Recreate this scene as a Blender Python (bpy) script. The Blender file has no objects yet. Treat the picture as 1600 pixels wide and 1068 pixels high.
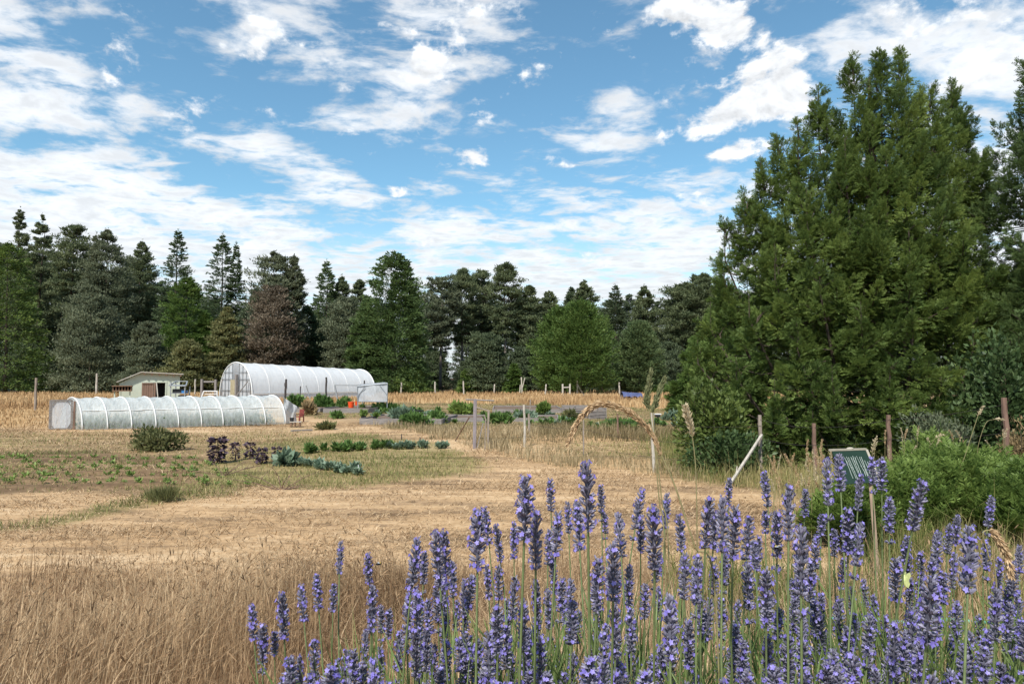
import bpy, math, random
import numpy as np
from mathutils import Vector, Matrix, Euler

S = bpy.context.scene
COL = S.collection
R_ = math.radians
# ------------------------------------------------------------------ camera
CAM_H = 2.2            # camera height above the field
F = 1067.0             # focal length in photo pixels (24 mm on 36 mm, 1600 px)
PITCH = math.atan((590 - 534) / F)
cam_d = bpy.data.cameras.new("camera")
cam = bpy.data.objects.new("camera", cam_d)
COL.objects.link(cam)
cam_d.lens = 24.0
cam_d.sensor_width = 36.0
cam_d.clip_start = 0.05
cam_d.clip_end = 6000
cam.location = (0, 0, CAM_H)
cam.rotation_euler = (math.pi / 2 + PITCH, 0, 0)
S.camera = cam
S.render.resolution_x = 1024
S.render.resolution_y = 683
S.view_settings.view_transform = 'Standard'
S.view_settings.look = 'None'
S.view_settings.exposure = 0.76
S.view_settings.gamma = 1.0
S.render.engine = 'CYCLES'
S.cycles.max_bounces = 6
S.cycles.transparent_max_bounces = 12

# ------------------------------------------------------------------ sun + sky
SUN_EL, SUN_AZ = 50.0, 202.0          # azimuth clockwise from +Y (north): behind the camera, slightly left
sun_d = bpy.data.lights.new("sun", 'SUN')
sun_d.energy = 3.8
sun_d.angle = R_(2.5)
sun_d.color = (1.0, 0.955, 0.88)
sun = bpy.data.objects.new("sun", sun_d)
COL.objects.link(sun)
az = R_(SUN_AZ)
sdir = Vector((math.sin(az) * math.cos(R_(SUN_EL)), math.cos(az) * math.cos(R_(SUN_EL)), math.sin(R_(SUN_EL))))
sun.rotation_euler = sdir.to_track_quat('Z', 'Y').to_euler()
sun.location = sdir * 200

W = bpy.data.worlds.new("World")
S.world = W
W.use_nodes = True
SKY_STRENGTH = 0.10


def build_world():
    nt = W.node_tree
    nt.nodes.clear()
    N = nt.nodes.new
    Lk = nt.links.new

    def val(x, y):
        if isinstance(x, (int, float)):
            y.default_value = x
        elif isinstance(x, tuple):
            y.default_value = x
        else:
            Lk(x, y)

    def m(op, a, b=0.0, c=None, clamp=False):
        n = N('ShaderNodeMath')
        n.operation = op
        n.use_clamp = clamp
        val(a, n.inputs[0]); val(b, n.inputs[1])
        if c is not None:
            val(c, n.inputs[2])
        return n.outputs[0]

    def mr(x, a, b, c=0.0, d=1.0, kind='SMOOTHSTEP'):
        n = N('ShaderNodeMapRange')
        n.interpolation_type = kind
        n.inputs['From Min'].default_value = a; n.inputs['From Max'].default_value = b
        n.inputs['To Min'].default_value = c; n.inputs['To Max'].default_value = d
        Lk(x, n.inputs['Value'])
        return n.outputs['Result']

    def noise(vec, scale, detail=6, rough=0.55, dist=0.0, lac=2.0):
        n = N('ShaderNodeTexNoise')
        n.noise_dimensions = '3D'
        Lk(vec, n.inputs['Vector'])
        n.inputs['Scale'].default_value = scale
        n.inputs['Detail'].default_value = detail
        n.inputs['Roughness'].default_value = rough
        n.inputs['Distortion'].default_value = dist
        n.inputs['Lacunarity'].default_value = lac
        return n.outputs['Fac']

    def comb(x, y, z=0.0):
        n = N('ShaderNodeCombineXYZ')
        val(x, n.inputs[0]); val(y, n.inputs[1]); val(z, n.inputs[2])
        return n.outputs[0]

    def mapping(vec, loc=(0, 0, 0), rot=(0, 0, 0), sc=(1, 1, 1), kind='POINT'):
        n = N('ShaderNodeMapping')
        n.vector_type = kind
        Lk(vec, n.inputs['Vector'])
        n.inputs['Location'].default_value = loc
        n.inputs['Rotation'].default_value = rot
        n.inputs['Scale'].default_value = sc
        return n.outputs['Vector']

    tc = N('ShaderNodeTexCoord')
    sep = N('ShaderNodeSeparateXYZ')
    Lk(tc.outputs['Generated'], sep.inputs[0])
    dx, dy, dz = sep.outputs
    # cloud deck: a plane overhead (gives the perspective streaking near the horizon)
    den = m('ADD', m('MAXIMUM', dz, 0.0), 0.10)
    plane = comb(m('DIVIDE', dx, den), m('DIVIDE', dy, den))
    # azimuth / elevation of the view direction in degrees
    azd = m('MULTIPLY', m('ARCTAN2', dx, dy), 57.29578)
    eld = m('MULTIPLY', m('ARCSINE', dz), 57.29578)
    ae = comb(azd, eld)

    # --- placed cloud masses: (az, el, half-width, half-height, roll, amount)
    def pxdir(px, py):
        v = Vector(((px - 800) / F, 1.0, (534 - py) / F))
        v.rotate(Euler((PITCH, 0, 0)))
        v.normalize()
        return math.degrees(math.atan2(v.x, v.y)), math.degrees(math.asin(v.z))

    blobs = [
        # thin / altocumulus layer
        (90, 190, 9, 5, -22, .34), (30, 110, 6, 4.5, -20, .22), (345, 200, 9, 2.4, -14, .26), (600, 205, 6, 1.2, -12, .24),
        (450, 45, 7, 5, -35, .34), (700, 75, 8, 5, 25, .36), (640, 150, 3.5, 2.5, 20, .12), (900, 60, 5, 1.5, -8, .12),
        (950, 180, 7, 2.6, 15, .24), (745, 195, 4, 1.6, 0, .14),
        (1060, 282, 6, .8, 0, .28), (330, 330, 7, 1.4, -6, .24), (620, 325, 7, 2.0, -6, .20),
        (950, 330, 9, 2.0, 4, .20), (1060, 350, 6, 2, 0, .14), (500, 270, 6, 2.0, -10, .12), (800, 320, 5, 2.0, 0, .10),
        (60, 330, 8, 3.5, -8, .20), (930, 410, 8, 1.4, 0, .18), (260, 385, 9, 2, 0, .14),
        (1480, 60, 12, 5.5, 0, .34), (1580, 200, 6, 7, 0, .26), (1290, 20, 4, 3, 0, .10), (1390, 110, 7, 3, 0, .12), (120, 30, 6, 1.5, -8, .14), (260, 80, 5, 1.2, -20, .10),
        # clear patches
        (230, 130, 6, 3.0, -18, -.22), (280, 20, 4, 2.5, 0, -.10), (880, 130, 4, 4, 20, -.22), (600, 245, 9, 1.6, -4, -.20),
        (900, 20, 3.5, 4, 0, -.24), (850, 230, 7, 2, 0, -.08), (1140, 140, 4, 2, 0, -.12), (330, 260, 4, 1.4, -12, -.10), (30, 20, 5, 2, 0, -.16),
        (440, 150, 3.2, 3.0, 0, -.18), (1080, 250, 6, 1.5, 0, -.10),
    ]
    puffs = [
        (1205, 125, 3.2, 2.0, 28, .55), (1150, 180, 5.2, 1.3, 6, .55), (1235, 160, 2.6, 1.8, 0, .40), (1095, 25, 5.2, 2.0, -14, .50), (1160, 55, 3.0, 1.4, -20, .40),
        (1145, 236, 2.9, .85, 10, .48), (752, 248, 2.6, .85, -4, .46), (620, 298, 1.3, .55, -6, .46),
        (690, 60, 5.0, 2.8, 22, .26), (1440, 40, 7, 2.6, 0, .20), (1560, 95, 4, 2, 0, .2), (430, 80, 4, 2.2, 0, .18), (680, 130, 3, 2, 20, .2),
    ]

    def field(lst):
        tot = None
        for (px, py, sx, sy, roll, amp) in lst:
            a, e = pxdir(px, py)
            v = mapping(ae, (a, e, 0), (0, 0, R_(roll)), (sx, sy, 1), 'TEXTURE')
            ln = N('ShaderNodeVectorMath'); ln.operation = 'LENGTH'
            Lk(v, ln.inputs[0])
            w = mr(ln.outputs['Value'], 0.25, 1.45, amp, 0.0)
            tot = w if tot is None else m('ADD', tot, w)
        return tot

    # domain warp
    wn = N('ShaderNodeTexNoise')
    Lk(plane, wn.inputs['Vector'])
    wn.inputs['Scale'].default_value = 1.7
    wn.inputs['Detail'].default_value = 3
    wv = N('ShaderNodeVectorMath'); wv.operation = 'MULTIPLY_ADD'
    Lk(wn.outputs['Color'], wv.inputs[0])
    wv.inputs[1].default_value = (0.26, 0.26, 0)
    Lk(plane, wv.inputs[2])
    pw = wv.outputs[0]
    pl1 = mapping(pw, (3.1, 1.7, 0), (0, 0, R_(-24)), (1.0, 1.22, 1))
    n1 = noise(pl1, 2.5, 10, 0.56)
    n2 = noise(pl1, 8.0, 7, 0.60)
    low = mr(eld, 18, 7, 0.0, 0.42)                     # cover thickens towards the horizon
    d1 = m('ADD', m('ADD', m('MULTIPLY', m('SUBTRACT', n1, .5), 1.7), m('MULTIPLY', m('SUBTRACT', n2, .5), 1.35)), m('ADD', m('MULTIPLY', field(blobs), .85), low))
    thin = mr(d1, 0.03, 0.50, 0.0, 1.0)
    # cumulus puffs, billowy
    vv = mapping(ae, (0, 0, 0), (0, 0, 0), (0.11, 0.17, 1))
    p1 = noise(vv, 1.9, 8, 0.58, 0.25)
    p3 = noise(vv, 9.0, 5, .6)
    p2 = noise(mapping(vv, (0.03, 0.10, 0)), 1.9, 8, 0.58, 0.25)   # towards the light: self shading
    d2 = m('ADD', m('ADD', m('MULTIPLY', m('SUBTRACT', p1, 0.5), 1.9), m('MULTIPLY', m('SUBTRACT', p3, .5), .5)), field(puffs))
    puff = mr(d2, 0.16, 0.46, 0.0, 1.0)
    lit = m('ADD', m('MULTIPLY', m('SUBTRACT', p1, p2), 1.6), 0.86, clamp=True)
    cover = m('SUBTRACT', 1.0, m('MULTIPLY', m('SUBTRACT', 1.0, m('MULTIPLY', thin, 0.93)), m('SUBTRACT', 1.0, puff)))
    # brightness: thick parts of the deck are greyer below
    grey = mr(n2, 0.40, 0.68, 1.0, 0.80)
    deck_b = m('MULTIPLY', grey, mr(d1, 0.05, 0.5, 0.84, 1.0))
    hor = mr(eld, 14, 4, 1.0, 0.86)
    deck_b = m('MULTIPLY', deck_b, hor)
    bright = m('ADD', m('MULTIPLY', m('SUBTRACT', 1.0, puff), deck_b), m('MULTIPLY', puff, m('MULTIPLY', lit, 1.06)))

    sky = N('ShaderNodeTexSky')
    sky.sky_type = 'NISHITA'
    sky.sun_disc = False
    sky.sun_elevation = R_(SUN_EL)
    sky.sun_rotation = R_(SUN_AZ)
    sky.altitude = 50
    sky.air_density = 1.0
    sky.dust_density = 0.4
    sky.ozone_density = 2.0
    tint = N('ShaderNodeMix'); tint.data_type = 'RGBA'; tint.blend_type = 'MULTIPLY'
    tint.inputs[0].default_value = 1.0
    Lk(sky.outputs[0], tint.inputs[6])
    tint.inputs[7].default_value = SKY_TINT
    cl = N('ShaderNodeMix'); cl.data_type = 'RGBA'; cl.blend_type = 'MULTIPLY'
    cl.inputs[0].default_value = 1.0
    k = 0.67 / SKY_STRENGTH
    cl.inputs[6].default_value = (0.955 * k, 0.985 * k, 1.02 * k, 1)
    bc = N('ShaderNodeCombineColor')
    for i in range(3):
        Lk(bright, bc.inputs[i])
    Lk(bc.outputs[0], cl.inputs[7])
    hz = N('ShaderNodeMix'); hz.data_type = 'RGBA'       # pale haze low over the horizon
    Lk(mr(eld, 15, 3, 0.0, 0.72), hz.inputs[0]); Lk(tint.outputs[2], hz.inputs[6])
    hz.inputs[7].default_value = (.50 / SKY_STRENGTH, .585 / SKY_STRENGTH, .66 / SKY_STRENGTH, 1)
    mx = N('ShaderNodeMix'); mx.data_type = 'RGBA'
    Lk(cover, mx.inputs[0]); Lk(hz.outputs[2], mx.inputs[6]); Lk(cl.outputs[2], mx.inputs[7])
    bg = N('ShaderNodeBackground')
    bg.inputs['Strength'].default_value = SKY_STRENGTH
    Lk(mx.outputs[2], bg.inputs['Color'])
    out = N('ShaderNodeOutputWorld')
    Lk(bg.outputs[0], out.inputs['Surface'])


SKY_TINT = (0.80, 1.07, 1.02, 1)
build_world()

# ------------------------------------------------------------------ helpers
def ray(px, py):
    v = Vector(((px - 800) / F, 1.0, (534 - py) / F))
    v.rotate(Euler((PITCH, 0, 0)))
    return v


def at(px, py, D):
    """world point seen at photo pixel (px,py) at distance D along +Y"""
    v = ray(px, py)
    v = v * (D / v.y)
    return Vector((v.x, v.y, CAM_H + v.z))


def sstep(a, b, x):
    t = np.clip((x - a) / (b - a), 0, 1)
    return t * t * (3 - 2 * t)


def zt(x, y):
    """height of the ground: the field, and the bank the photographer stands on"""
    x = np.asarray(x, dtype=float); y = np.asarray(y, dtype=float)
    r = np.hypot(x, y)
    z = 1.0 * (1 - sstep(1.9, 4.7, r))
    w = sstep(7, 20, r)
    z = z + w * (0.04 * np.sin(x * 0.31 + 1.0) * np.cos(y * 0.23) + 0.03 * np.sin(x * .11 - y * .17))
    return z


def gp(px, py):
    """ground point seen at a photo pixel"""
    v = ray(px, py)
    t = -CAM_H / v.z
    for _ in range(6):
        z = float(zt(v.x * t, v.y * t))
        t = (z - CAM_H) / v.z
    return Vector((v.x * t, v.y * t, CAM_H + v.z * t))


def gD(px, D):
    """ground point at distance D under photo column px"""
    x = (px - 800) / F * D / math.cos(PITCH) * 1.0
    v = ray(px, 590)
    x = v.x / v.y * D
    return Vector((x, D, float(zt(x, D))))


def tag(o, label=None, cat=None, group=None, kind=None):
    if label: o['label'] = label
    if cat: o['category'] = cat
    if group: o['group'] = group
    if kind: o['kind'] = kind
    return o


def thing(name, label, cat, loc=(0, 0, 0), rz=0.0, group=None):
    o = bpy.data.objects.new(name, None)
    COL.objects.link(o)
    o.empty_display_size = 0.2
    o.location = loc
    o.rotation_euler = (0, 0, rz)
    return tag(o, label, cat, group)


def copy_tree(o, parent=None):
    c = o.copy()
    COL.objects.link(c)
    if parent is not None:
        c.parent = parent
    for ch in list(o.children):
        copy_tree(ch, c)
    return c


class MB:
    """collects shapes; build() links them as one mesh object"""
    def __init__(self):
        self.v = []; self.f = []; self.mi = []

    def add(self, verts, faces, mi=0):
        o = len(self.v)
        self.v += [tuple(p) for p in verts]
        self.f += [tuple(i + o for i in f) for f in faces]
        self.mi += [mi] * len(faces)

    def box(self, c, s, rot=None, mi=0, bev=0.0):
        hx, hy, hz = s[0] / 2, s[1] / 2, s[2] / 2
        P = [Vector((x, y, z)) for x in (-hx, hx) for y in (-hy, hy) for z in (-hz, hz)]
        if rot is not None:
            M = rot if isinstance(rot, Matrix) else Euler(rot).to_matrix()
            P = [M @ p for p in P]
        c = Vector(c)
        self.add([p + c for p in P], [(0, 1, 3, 2), (4, 6, 7, 5), (0, 4, 5, 1), (2, 3, 7, 6), (0, 2, 6, 4), (1, 5, 7, 3)], mi)

    def bar(self, a, b, w, h=None, mi=0):
        """square bar from a to b"""
        a = Vector(a); b = Vector(b); h = w if h is None else h
        d = b - a
        q = d.to_track_quat('Z', 'Y').to_matrix()
        self.box((a + b) / 2, (w, h, d.length), q, mi)

    def tube(self, pts, rad, n=8, mi=0, caps=True):
        pts = [Vector(p) for p in pts]
        if isinstance(rad, (int, float)):
            rad = [rad] * len(pts)
        V = []; Fc = []
        up = Vector((0.123, 0.31, 0.94))
        prev = None
        for i, p in enumerate(pts):
            d = (pts[min(i + 1, len(pts) - 1)] - pts[max(i - 1, 0)]).normalized()
            if prev is None:
                s = d.cross(up)
                if s.length < 1e-3: s = d.cross(Vector((1, 0, 0)))
                s.normalize()
            else:
                s = (prev - d * prev.dot(d)).normalized()
            prev = s
            t = d.cross(s)
            for k in range(n):
                a = 2 * math.pi * k / n
                V.append(p + (s * math.cos(a) + t * math.sin(a)) * rad[i])
        for i in range(len(pts) - 1):
            for k in range(n):
                k2 = (k + 1) % n
                Fc.append((i * n + k, i * n + k2, (i + 1) * n + k2, (i + 1) * n + k))
        if caps:
            Fc.append(tuple(range(n - 1, -1, -1)))
            m0 = (len(pts) - 1) * n
            Fc.append(tuple(m0 + k for k in range(n)))
        self.add(V, Fc, mi)

    def ell(self, c, r, rot=None, nu=10, nv=7, mi=0):
        V = []; Fc = []
        M = Euler(rot).to_matrix() if rot else Matrix.Identity(3)
        c = Vector(c)
        for j in range(nv + 1):
            th = math.pi * j / nv
            for i in range(nu):
                ph = 2 * math.pi * i / nu
                V.append(c + M @ Vector((r[0] * math.sin(th) * math.cos(ph), r[1] * math.sin(th) * math.sin(ph), r[2] * math.cos(th))))
        for j in range(nv):
            for i in range(nu):
                i2 = (i + 1) % nu
                Fc.append((j * nu + i, (j + 1) * nu + i, (j + 1) * nu + i2, j * nu + i2))
        self.add(V, Fc, mi)

    def build(self, name, mats, parent=None, smooth=False, loc=None):
        me = bpy.data.meshes.new(name)
        me.from_pydata(self.v, [], self.f)
        for mt in (mats if isinstance(mats, (list, tuple)) else [mats]):
            me.materials.append(mt)
        me.polygons.foreach_set('material_index', self.mi)
        if smooth:
            me.polygons.foreach_set('use_smooth', [True] * len(self.f))
        me.update()
        o = bpy.data.objects.new(name, me)
        COL.objects.link(o)
        if parent is not None: o.parent = parent
        if loc is not None: o.location = loc
        return o


def np_mesh(name, V, Fq, mats, tint=None, mi=None, smooth=False):
    """mesh from numpy arrays: V (n,3), Fq (m,k) k=3 or 4"""
    me = bpy.data.meshes.new(name)
    V = np.ascontiguousarray(V, dtype=np.float32)
    Fq = np.ascontiguousarray(Fq, dtype=np.int32)
    m_, k = Fq.shape
    me.vertices.add(len(V)); me.vertices.foreach_set('co', V.ravel())
    me.loops.add(m_ * k); me.loops.foreach_set('vertex_index', Fq.ravel())
    me.polygons.add(m_)
    me.polygons.foreach_set('loop_start', np.arange(0, m_ * k, k, dtype=np.int32))
    me.polygons.foreach_set('loop_total', np.full(m_, k, dtype=np.int32))
    for mt in (mats if isinstance(mats, (list, tuple)) else [mats]):
        me.materials.append(mt)
    if mi is not None: me.polygons.foreach_set('material_index', np.asarray(mi, dtype=np.int32))
    if smooth: me.polygons.foreach_set('use_smooth', np.ones(m_, dtype=bool))
    if tint is not None:
        a = me.attributes.new('tint', 'FLOAT', 'POINT')
        a.data.foreach_set('value', np.ascontiguousarray(tint, dtype=np.float32))
    me.update(calc_edges=True)
    return me


def link(name, me, parent=None, loc=None):
    o = bpy.data.objects.new(name, me)
    COL.objects.link(o)
    if parent is not None: o.parent = parent
    if loc is not None: o.location = loc
    return o


def unit(a):
    return a / np.maximum(np.linalg.norm(a, axis=-1, keepdims=True), 1e-9)


def leaves(P, D, L, Wd, rng, nrm=None):
    """diamond leaves: base P, direction D, length L, half-width Wd -> (V, F)"""
    n = len(P)
    D = unit(D)
    if nrm is None:
        nrm = rng.normal(size=(n, 3))
    s = unit(np.cross(D, nrm))
    L = np.broadcast_to(L, (n,))[:, None]; Wd = np.broadcast_to(Wd, (n,))[:, None]
    mid = P + D * L * 0.45
    V = np.stack([P, mid + s * Wd, P + D * L, mid - s * Wd], axis=1).reshape(-1, 3)
    Fq = np.arange(4 * n, dtype=np.int32).reshape(n, 4)
    return V, Fq


# ------------------------------------------------------------------ materials
def new_mat(name):
    mt = bpy.data.materials.new(name)
    mt.use_nodes = True
    nt = mt.node_tree
    nt.nodes.clear()
    out = nt.nodes.new('ShaderNodeOutputMaterial')
    return mt, nt, nt.nodes.new, nt.links.new, out


def c4(c, k=1.0):
    return (c[0] * k, c[1] * k, c[2] * k, 1.0)


def surf(name, col, col2=None, rough=0.7, scale=8.0, stretch=(1, 1, 1), bump=0.0, spec=0.3, metal=0.0, detail=6, lo=0.35, hi=0.65):
    """principled surface, two tones mixed by object-space noise"""
    mt, nt, N, Lk, out = new_mat(name)
    p = N('ShaderNodeBsdfPrincipled')
    p.inputs['Roughness'].default_value = rough
    p.inputs['Specular IOR Level'].default_value = spec
    p.inputs['Metallic'].default_value = metal
    tc = N('ShaderNodeTexCoord'); mp = N('ShaderNodeMapping')
    Lk(tc.outputs['Object'], mp.inputs[0]); mp.inputs['Scale'].default_value = stretch
    nz = N('ShaderNodeTexNoise'); Lk(mp.outputs[0], nz.inputs['Vector'])
    nz.inputs['Scale'].default_value = scale; nz.inputs['Detail'].default_value = detail; nz.inputs['Roughness'].default_value = 0.6
    mr = N('ShaderNodeMapRange'); Lk(nz.outputs['Fac'], mr.inputs['Value'])
    mr.inputs['From Min'].default_value = lo; mr.inputs['From Max'].default_value = hi
    mx = N('ShaderNodeMix'); mx.data_type = 'RGBA'
    Lk(mr.outputs[0], mx.inputs[0])
    mx.inputs[6].default_value = c4(col, .84); mx.inputs[7].default_value = c4(col2 or [c * 0.75 for c in col], .84)
    Lk(mx.outputs[2], p.inputs['Base Color'])
    if bump:
        b = N('ShaderNodeBump'); b.inputs['Strength'].default_value = bump; b.inputs['Distance'].default_value = 0.02
        Lk(nz.outputs['Fac'], b.inputs['Height']); Lk(b.outputs[0], p.inputs['Normal'])
    Lk(p.outputs[0], out.inputs[0])
    return mt


def foliage(name, dark, light, transl=0.28, rough=0.55, mid=None, spec=0.25):
    """leaf material; every leaf/clump has its own natural tint"""
    mt, nt, N, Lk, out = new_mat(name)
    at_ = N('ShaderNodeAttribute'); at_.attribute_name = 'tint'
    rp = N('ShaderNodeValToRGB')
    Lk(at_.outputs['Fac'], rp.inputs[0])
    rp.color_ramp.elements[0].color = c4(dark); rp.color_ramp.elements[1].color = c4(light)
    if mid:
        e = rp.color_ramp.elements.new(0.5); e.color = c4(mid)
    p = N('ShaderNodeBsdfPrincipled'); p.inputs['Roughness'].default_value = rough
    p.inputs['Specular IOR Level'].default_value = spec
    Lk(rp.outputs[0], p.inputs['Base Color'])
    t = N('ShaderNodeBsdfTranslucent'); Lk(rp.outputs[0], t.inputs[0])
    mx = N('ShaderNodeMixShader'); mx.inputs[0].default_value = transl
    Lk(p.outputs[0], mx.inputs[1]); Lk(t.outputs[0], mx.inputs[2]); Lk(mx.outputs[0], out.inputs[0])
    return mt


def poly_film(name, col, opacity=0.7, streak=6.0, clear_foot=0.0):
    """clouded greenhouse film: lets part of the view and light through, wrinkled"""
    mt, nt, N, Lk, out = new_mat(name)
    tc = N('ShaderNodeTexCoord'); mp = N('ShaderNodeMapping')
    Lk(tc.outputs['Object'], mp.inputs[0]); mp.inputs['Scale'].default_value = (2.2, 1.0, 0.7)
    nz = N('ShaderNodeTexNoise'); Lk(mp.outputs[0], nz.inputs['Vector'])
    nz.inputs['Scale'].default_value = streak; nz.inputs['Detail'].default_value = 5; nz.inputs['Distortion'].default_value = 0.8
    b = N('ShaderNodeBump'); b.inputs['Strength'].default_value = 0.5; b.inputs['Distance'].default_value = 0.05
    Lk(nz.outputs['Fac'], b.inputs['Height'])
    p = N('ShaderNodeBsdfPrincipled'); p.inputs['Base Color'].default_value = c4(col, .88); p.inputs['Roughness'].default_value = 0.35
    p.inputs['Specular IOR Level'].default_value = 0.35
    Lk(b.outputs[0], p.inputs['Normal'])
    t = N('ShaderNodeBsdfTranslucent'); t.inputs[0].default_value = c4(col, .88)
    m1 = N('ShaderNodeMixShader'); m1.inputs[0].default_value = 0.35
    Lk(p.outputs[0], m1.inputs[1]); Lk(t.outputs[0], m1.inputs[2])
    tr = N('ShaderNodeBsdfTransparent'); tr.inputs[0].default_value = (0.92, 0.96, 0.95, 1)
    m2 = N('ShaderNodeMixShader')
    mr = N('ShaderNodeMapRange'); Lk(nz.outputs['Fac'], mr.inputs['Value'])
    mr.inputs['From Min'].default_value = 0.3; mr.inputs['From Max'].default_value = 0.7
    mr.inputs['To Min'].default_value = opacity - 0.12; mr.inputs['To Max'].default_value = min(1, opacity + 0.12)
    if clear_foot:                                       # the film is clearer near the ground
        sp = N('ShaderNodeSeparateXYZ'); Lk(tc.outputs['Object'], sp.inputs[0])
        zr = N('ShaderNodeMapRange'); Lk(sp.outputs[2], zr.inputs['Value'])
        zr.inputs['From Min'].default_value = .1; zr.inputs['From Max'].default_value = .75
        zr.inputs['To Min'].default_value = -clear_foot; zr.inputs['To Max'].default_value = 0.0
        ad = N('ShaderNodeMath'); ad.operation = 'ADD'; Lk(mr.outputs[0], ad.inputs[0]); Lk(zr.outputs[0], ad.inputs[1])
        Lk(ad.outputs[0], m2.inputs[0])
    else:
        Lk(mr.outputs[0], m2.inputs[0])
    Lk(tr.outputs[0], m2.inputs[1]); Lk(m1.outputs[0], m2.inputs[2]); Lk(m2.outputs[0], out.inputs[0])
    return mt


M = {}
M['bark'] = surf('bark', (.10, .075, .055), (.05, .038, .03), .9, 6, (1, 1, .2), .5)
M['bark_grey'] = surf('pale_bark', (.20, .17, .14), (.11, .09, .075), .9, 6, (1, 1, .2), .5)
M['post'] = surf('weathered_post', (.36, .30, .25), (.20, .16, .13), .85, 14, (1, 1, .15), .4)
M['post_pale'] = surf('pale_post', (.55, .50, .43), (.36, .32, .27), .85, 14, (1, 1, .15), .3)
M['post_dark'] = surf('dark_post', (.07, .06, .055), (.035, .03, .03), .7, 14, (1, 1, .15), .3)
M['post_red'] = surf('reddish_post', (.25, .155, .115), (.14, .085, .065), .85, 14, (1, 1, .15), .4)
M['timber'] = surf('grey_timber', (.30, .27, .25), (.18, .16, .15), .85, 9, (.3, 1, 3), .3)
M['wood'] = surf('brown_wood', (.26, .16, .10), (.16, .095, .06), .8, 9, (3, 3, .4), .3)
M['mint'] = surf('mint_paint', (.60, .645, .53), (.54, .59, .48), .7, 3, (1, 1, 1), .1)
M['roofing'] = surf('roof_sheet', (.50, .46, .40), (.38, .34, .28), .8, 5, (1, 1, 1), .2)
M['black'] = surf('black_shade_and_bees', (.02, .018, .018), (.012, .012, .012), .8, 5)  # black of the bees and of panels that stand for shade
M['white'] = surf('white_pipe', (.78, .78, .77), (.70, .70, .69), .45, 4)
M['metal'] = surf('galvanised_metal', (.42, .44, .46), (.32, .34, .36), .45, 6, metal=.5)
M['film'] = poly_film('clear_film', (.80, .85, .86), .64, 5.0, .34)
M['film_big'] = poly_film('white_film', (.88, .90, .92), .95, 1.2)
M['cloth'] = poly_film('row_cover', (.72, .74, .77), .80, 6.0)
M['soil'] = surf('soil', (.13, .085, .06), (.20, .14, .10), .95, 20, bump=.6)
M['orange'] = surf('orange_plastic', (.85, .10, .02), (.75, .08, .02), .4, 4)
M['red'] = surf('red_paint', (.30, .07, .055), (.20, .05, .04), .6, 12)
M['blackplastic'] = surf('black_plastic', (.02, .022, .025), (.03, .03, .035), .45, 6)
M['tarp'] = surf('blue_tarp', (.10, .12, .24), (.06, .07, .15), .5, 3, bump=.5)
M['signgreen'] = surf('green_chalkboard', (.014, .036, .026), (.024, .052, .038), .8, 5, lo=.3, hi=.7, spec=.15)
M['chalk'] = surf('chalk', (.62, .68, .63), (.45, .52, .48), .8, 40)
M['hose'] = surf('turquoise_hose', (.15, .60, .48), (.12, .5, .4), .4, 5)
M['blue'] = surf('blue_plastic', (.05, .22, .50), (.04, .16, .4), .4, 5)

# ------------------------------------------------------------------ ground
def G2(pts):
    """photo-pixel outline of a patch of ground -> metres on the field"""
    return np.array([gp(a, b).to_2d()[:] for a, b in pts])


def soft_poly(x, y, poly, soft):
    """0..1 inside a polygon with a soft edge (metres)"""
    n = len(poly)
    d2 = np.full(x.shape, 1e12)
    inside = np.zeros(x.shape, dtype=bool)
    for i in range(n):
        ax, ay = poly[i]; bx, by = poly[(i + 1) % n]
        ex, ey = bx - ax, by - ay
        t = np.clip(((x - ax) * ex + (y - ay) * ey) / (ex * ex + ey * ey + 1e-9), 0, 1)
        d2 = np.minimum(d2, (x - ax - t * ex) ** 2 + (y - ay - t * ey) ** 2)
        c = ((ay > y) != (by > y)) & (x < (bx - ax) * (y - ay) / (by - ay + 1e-12) + ax)
        inside ^= c
    sd = np.sqrt(d2) * np.where(inside, 1, -1)
    return sstep(-soft, soft, sd)


def vnoise(x, y, seed=0):
    """cheap smooth pseudo-noise, about -1..1"""
    r = np.random.default_rng(seed)
    o = np.zeros_like(x)
    for k in range(7):
        a = r.uniform(0, 6.28); f = r.uniform(.6, 1.7)
        o = o + np.sin((x * math.cos(a) + y * math.sin(a)) * f + r.uniform(0, 6.28) + 1.3 * np.sin((x * math.sin(a) - y * math.cos(a)) * f * .7))
    return o / 3.0


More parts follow.
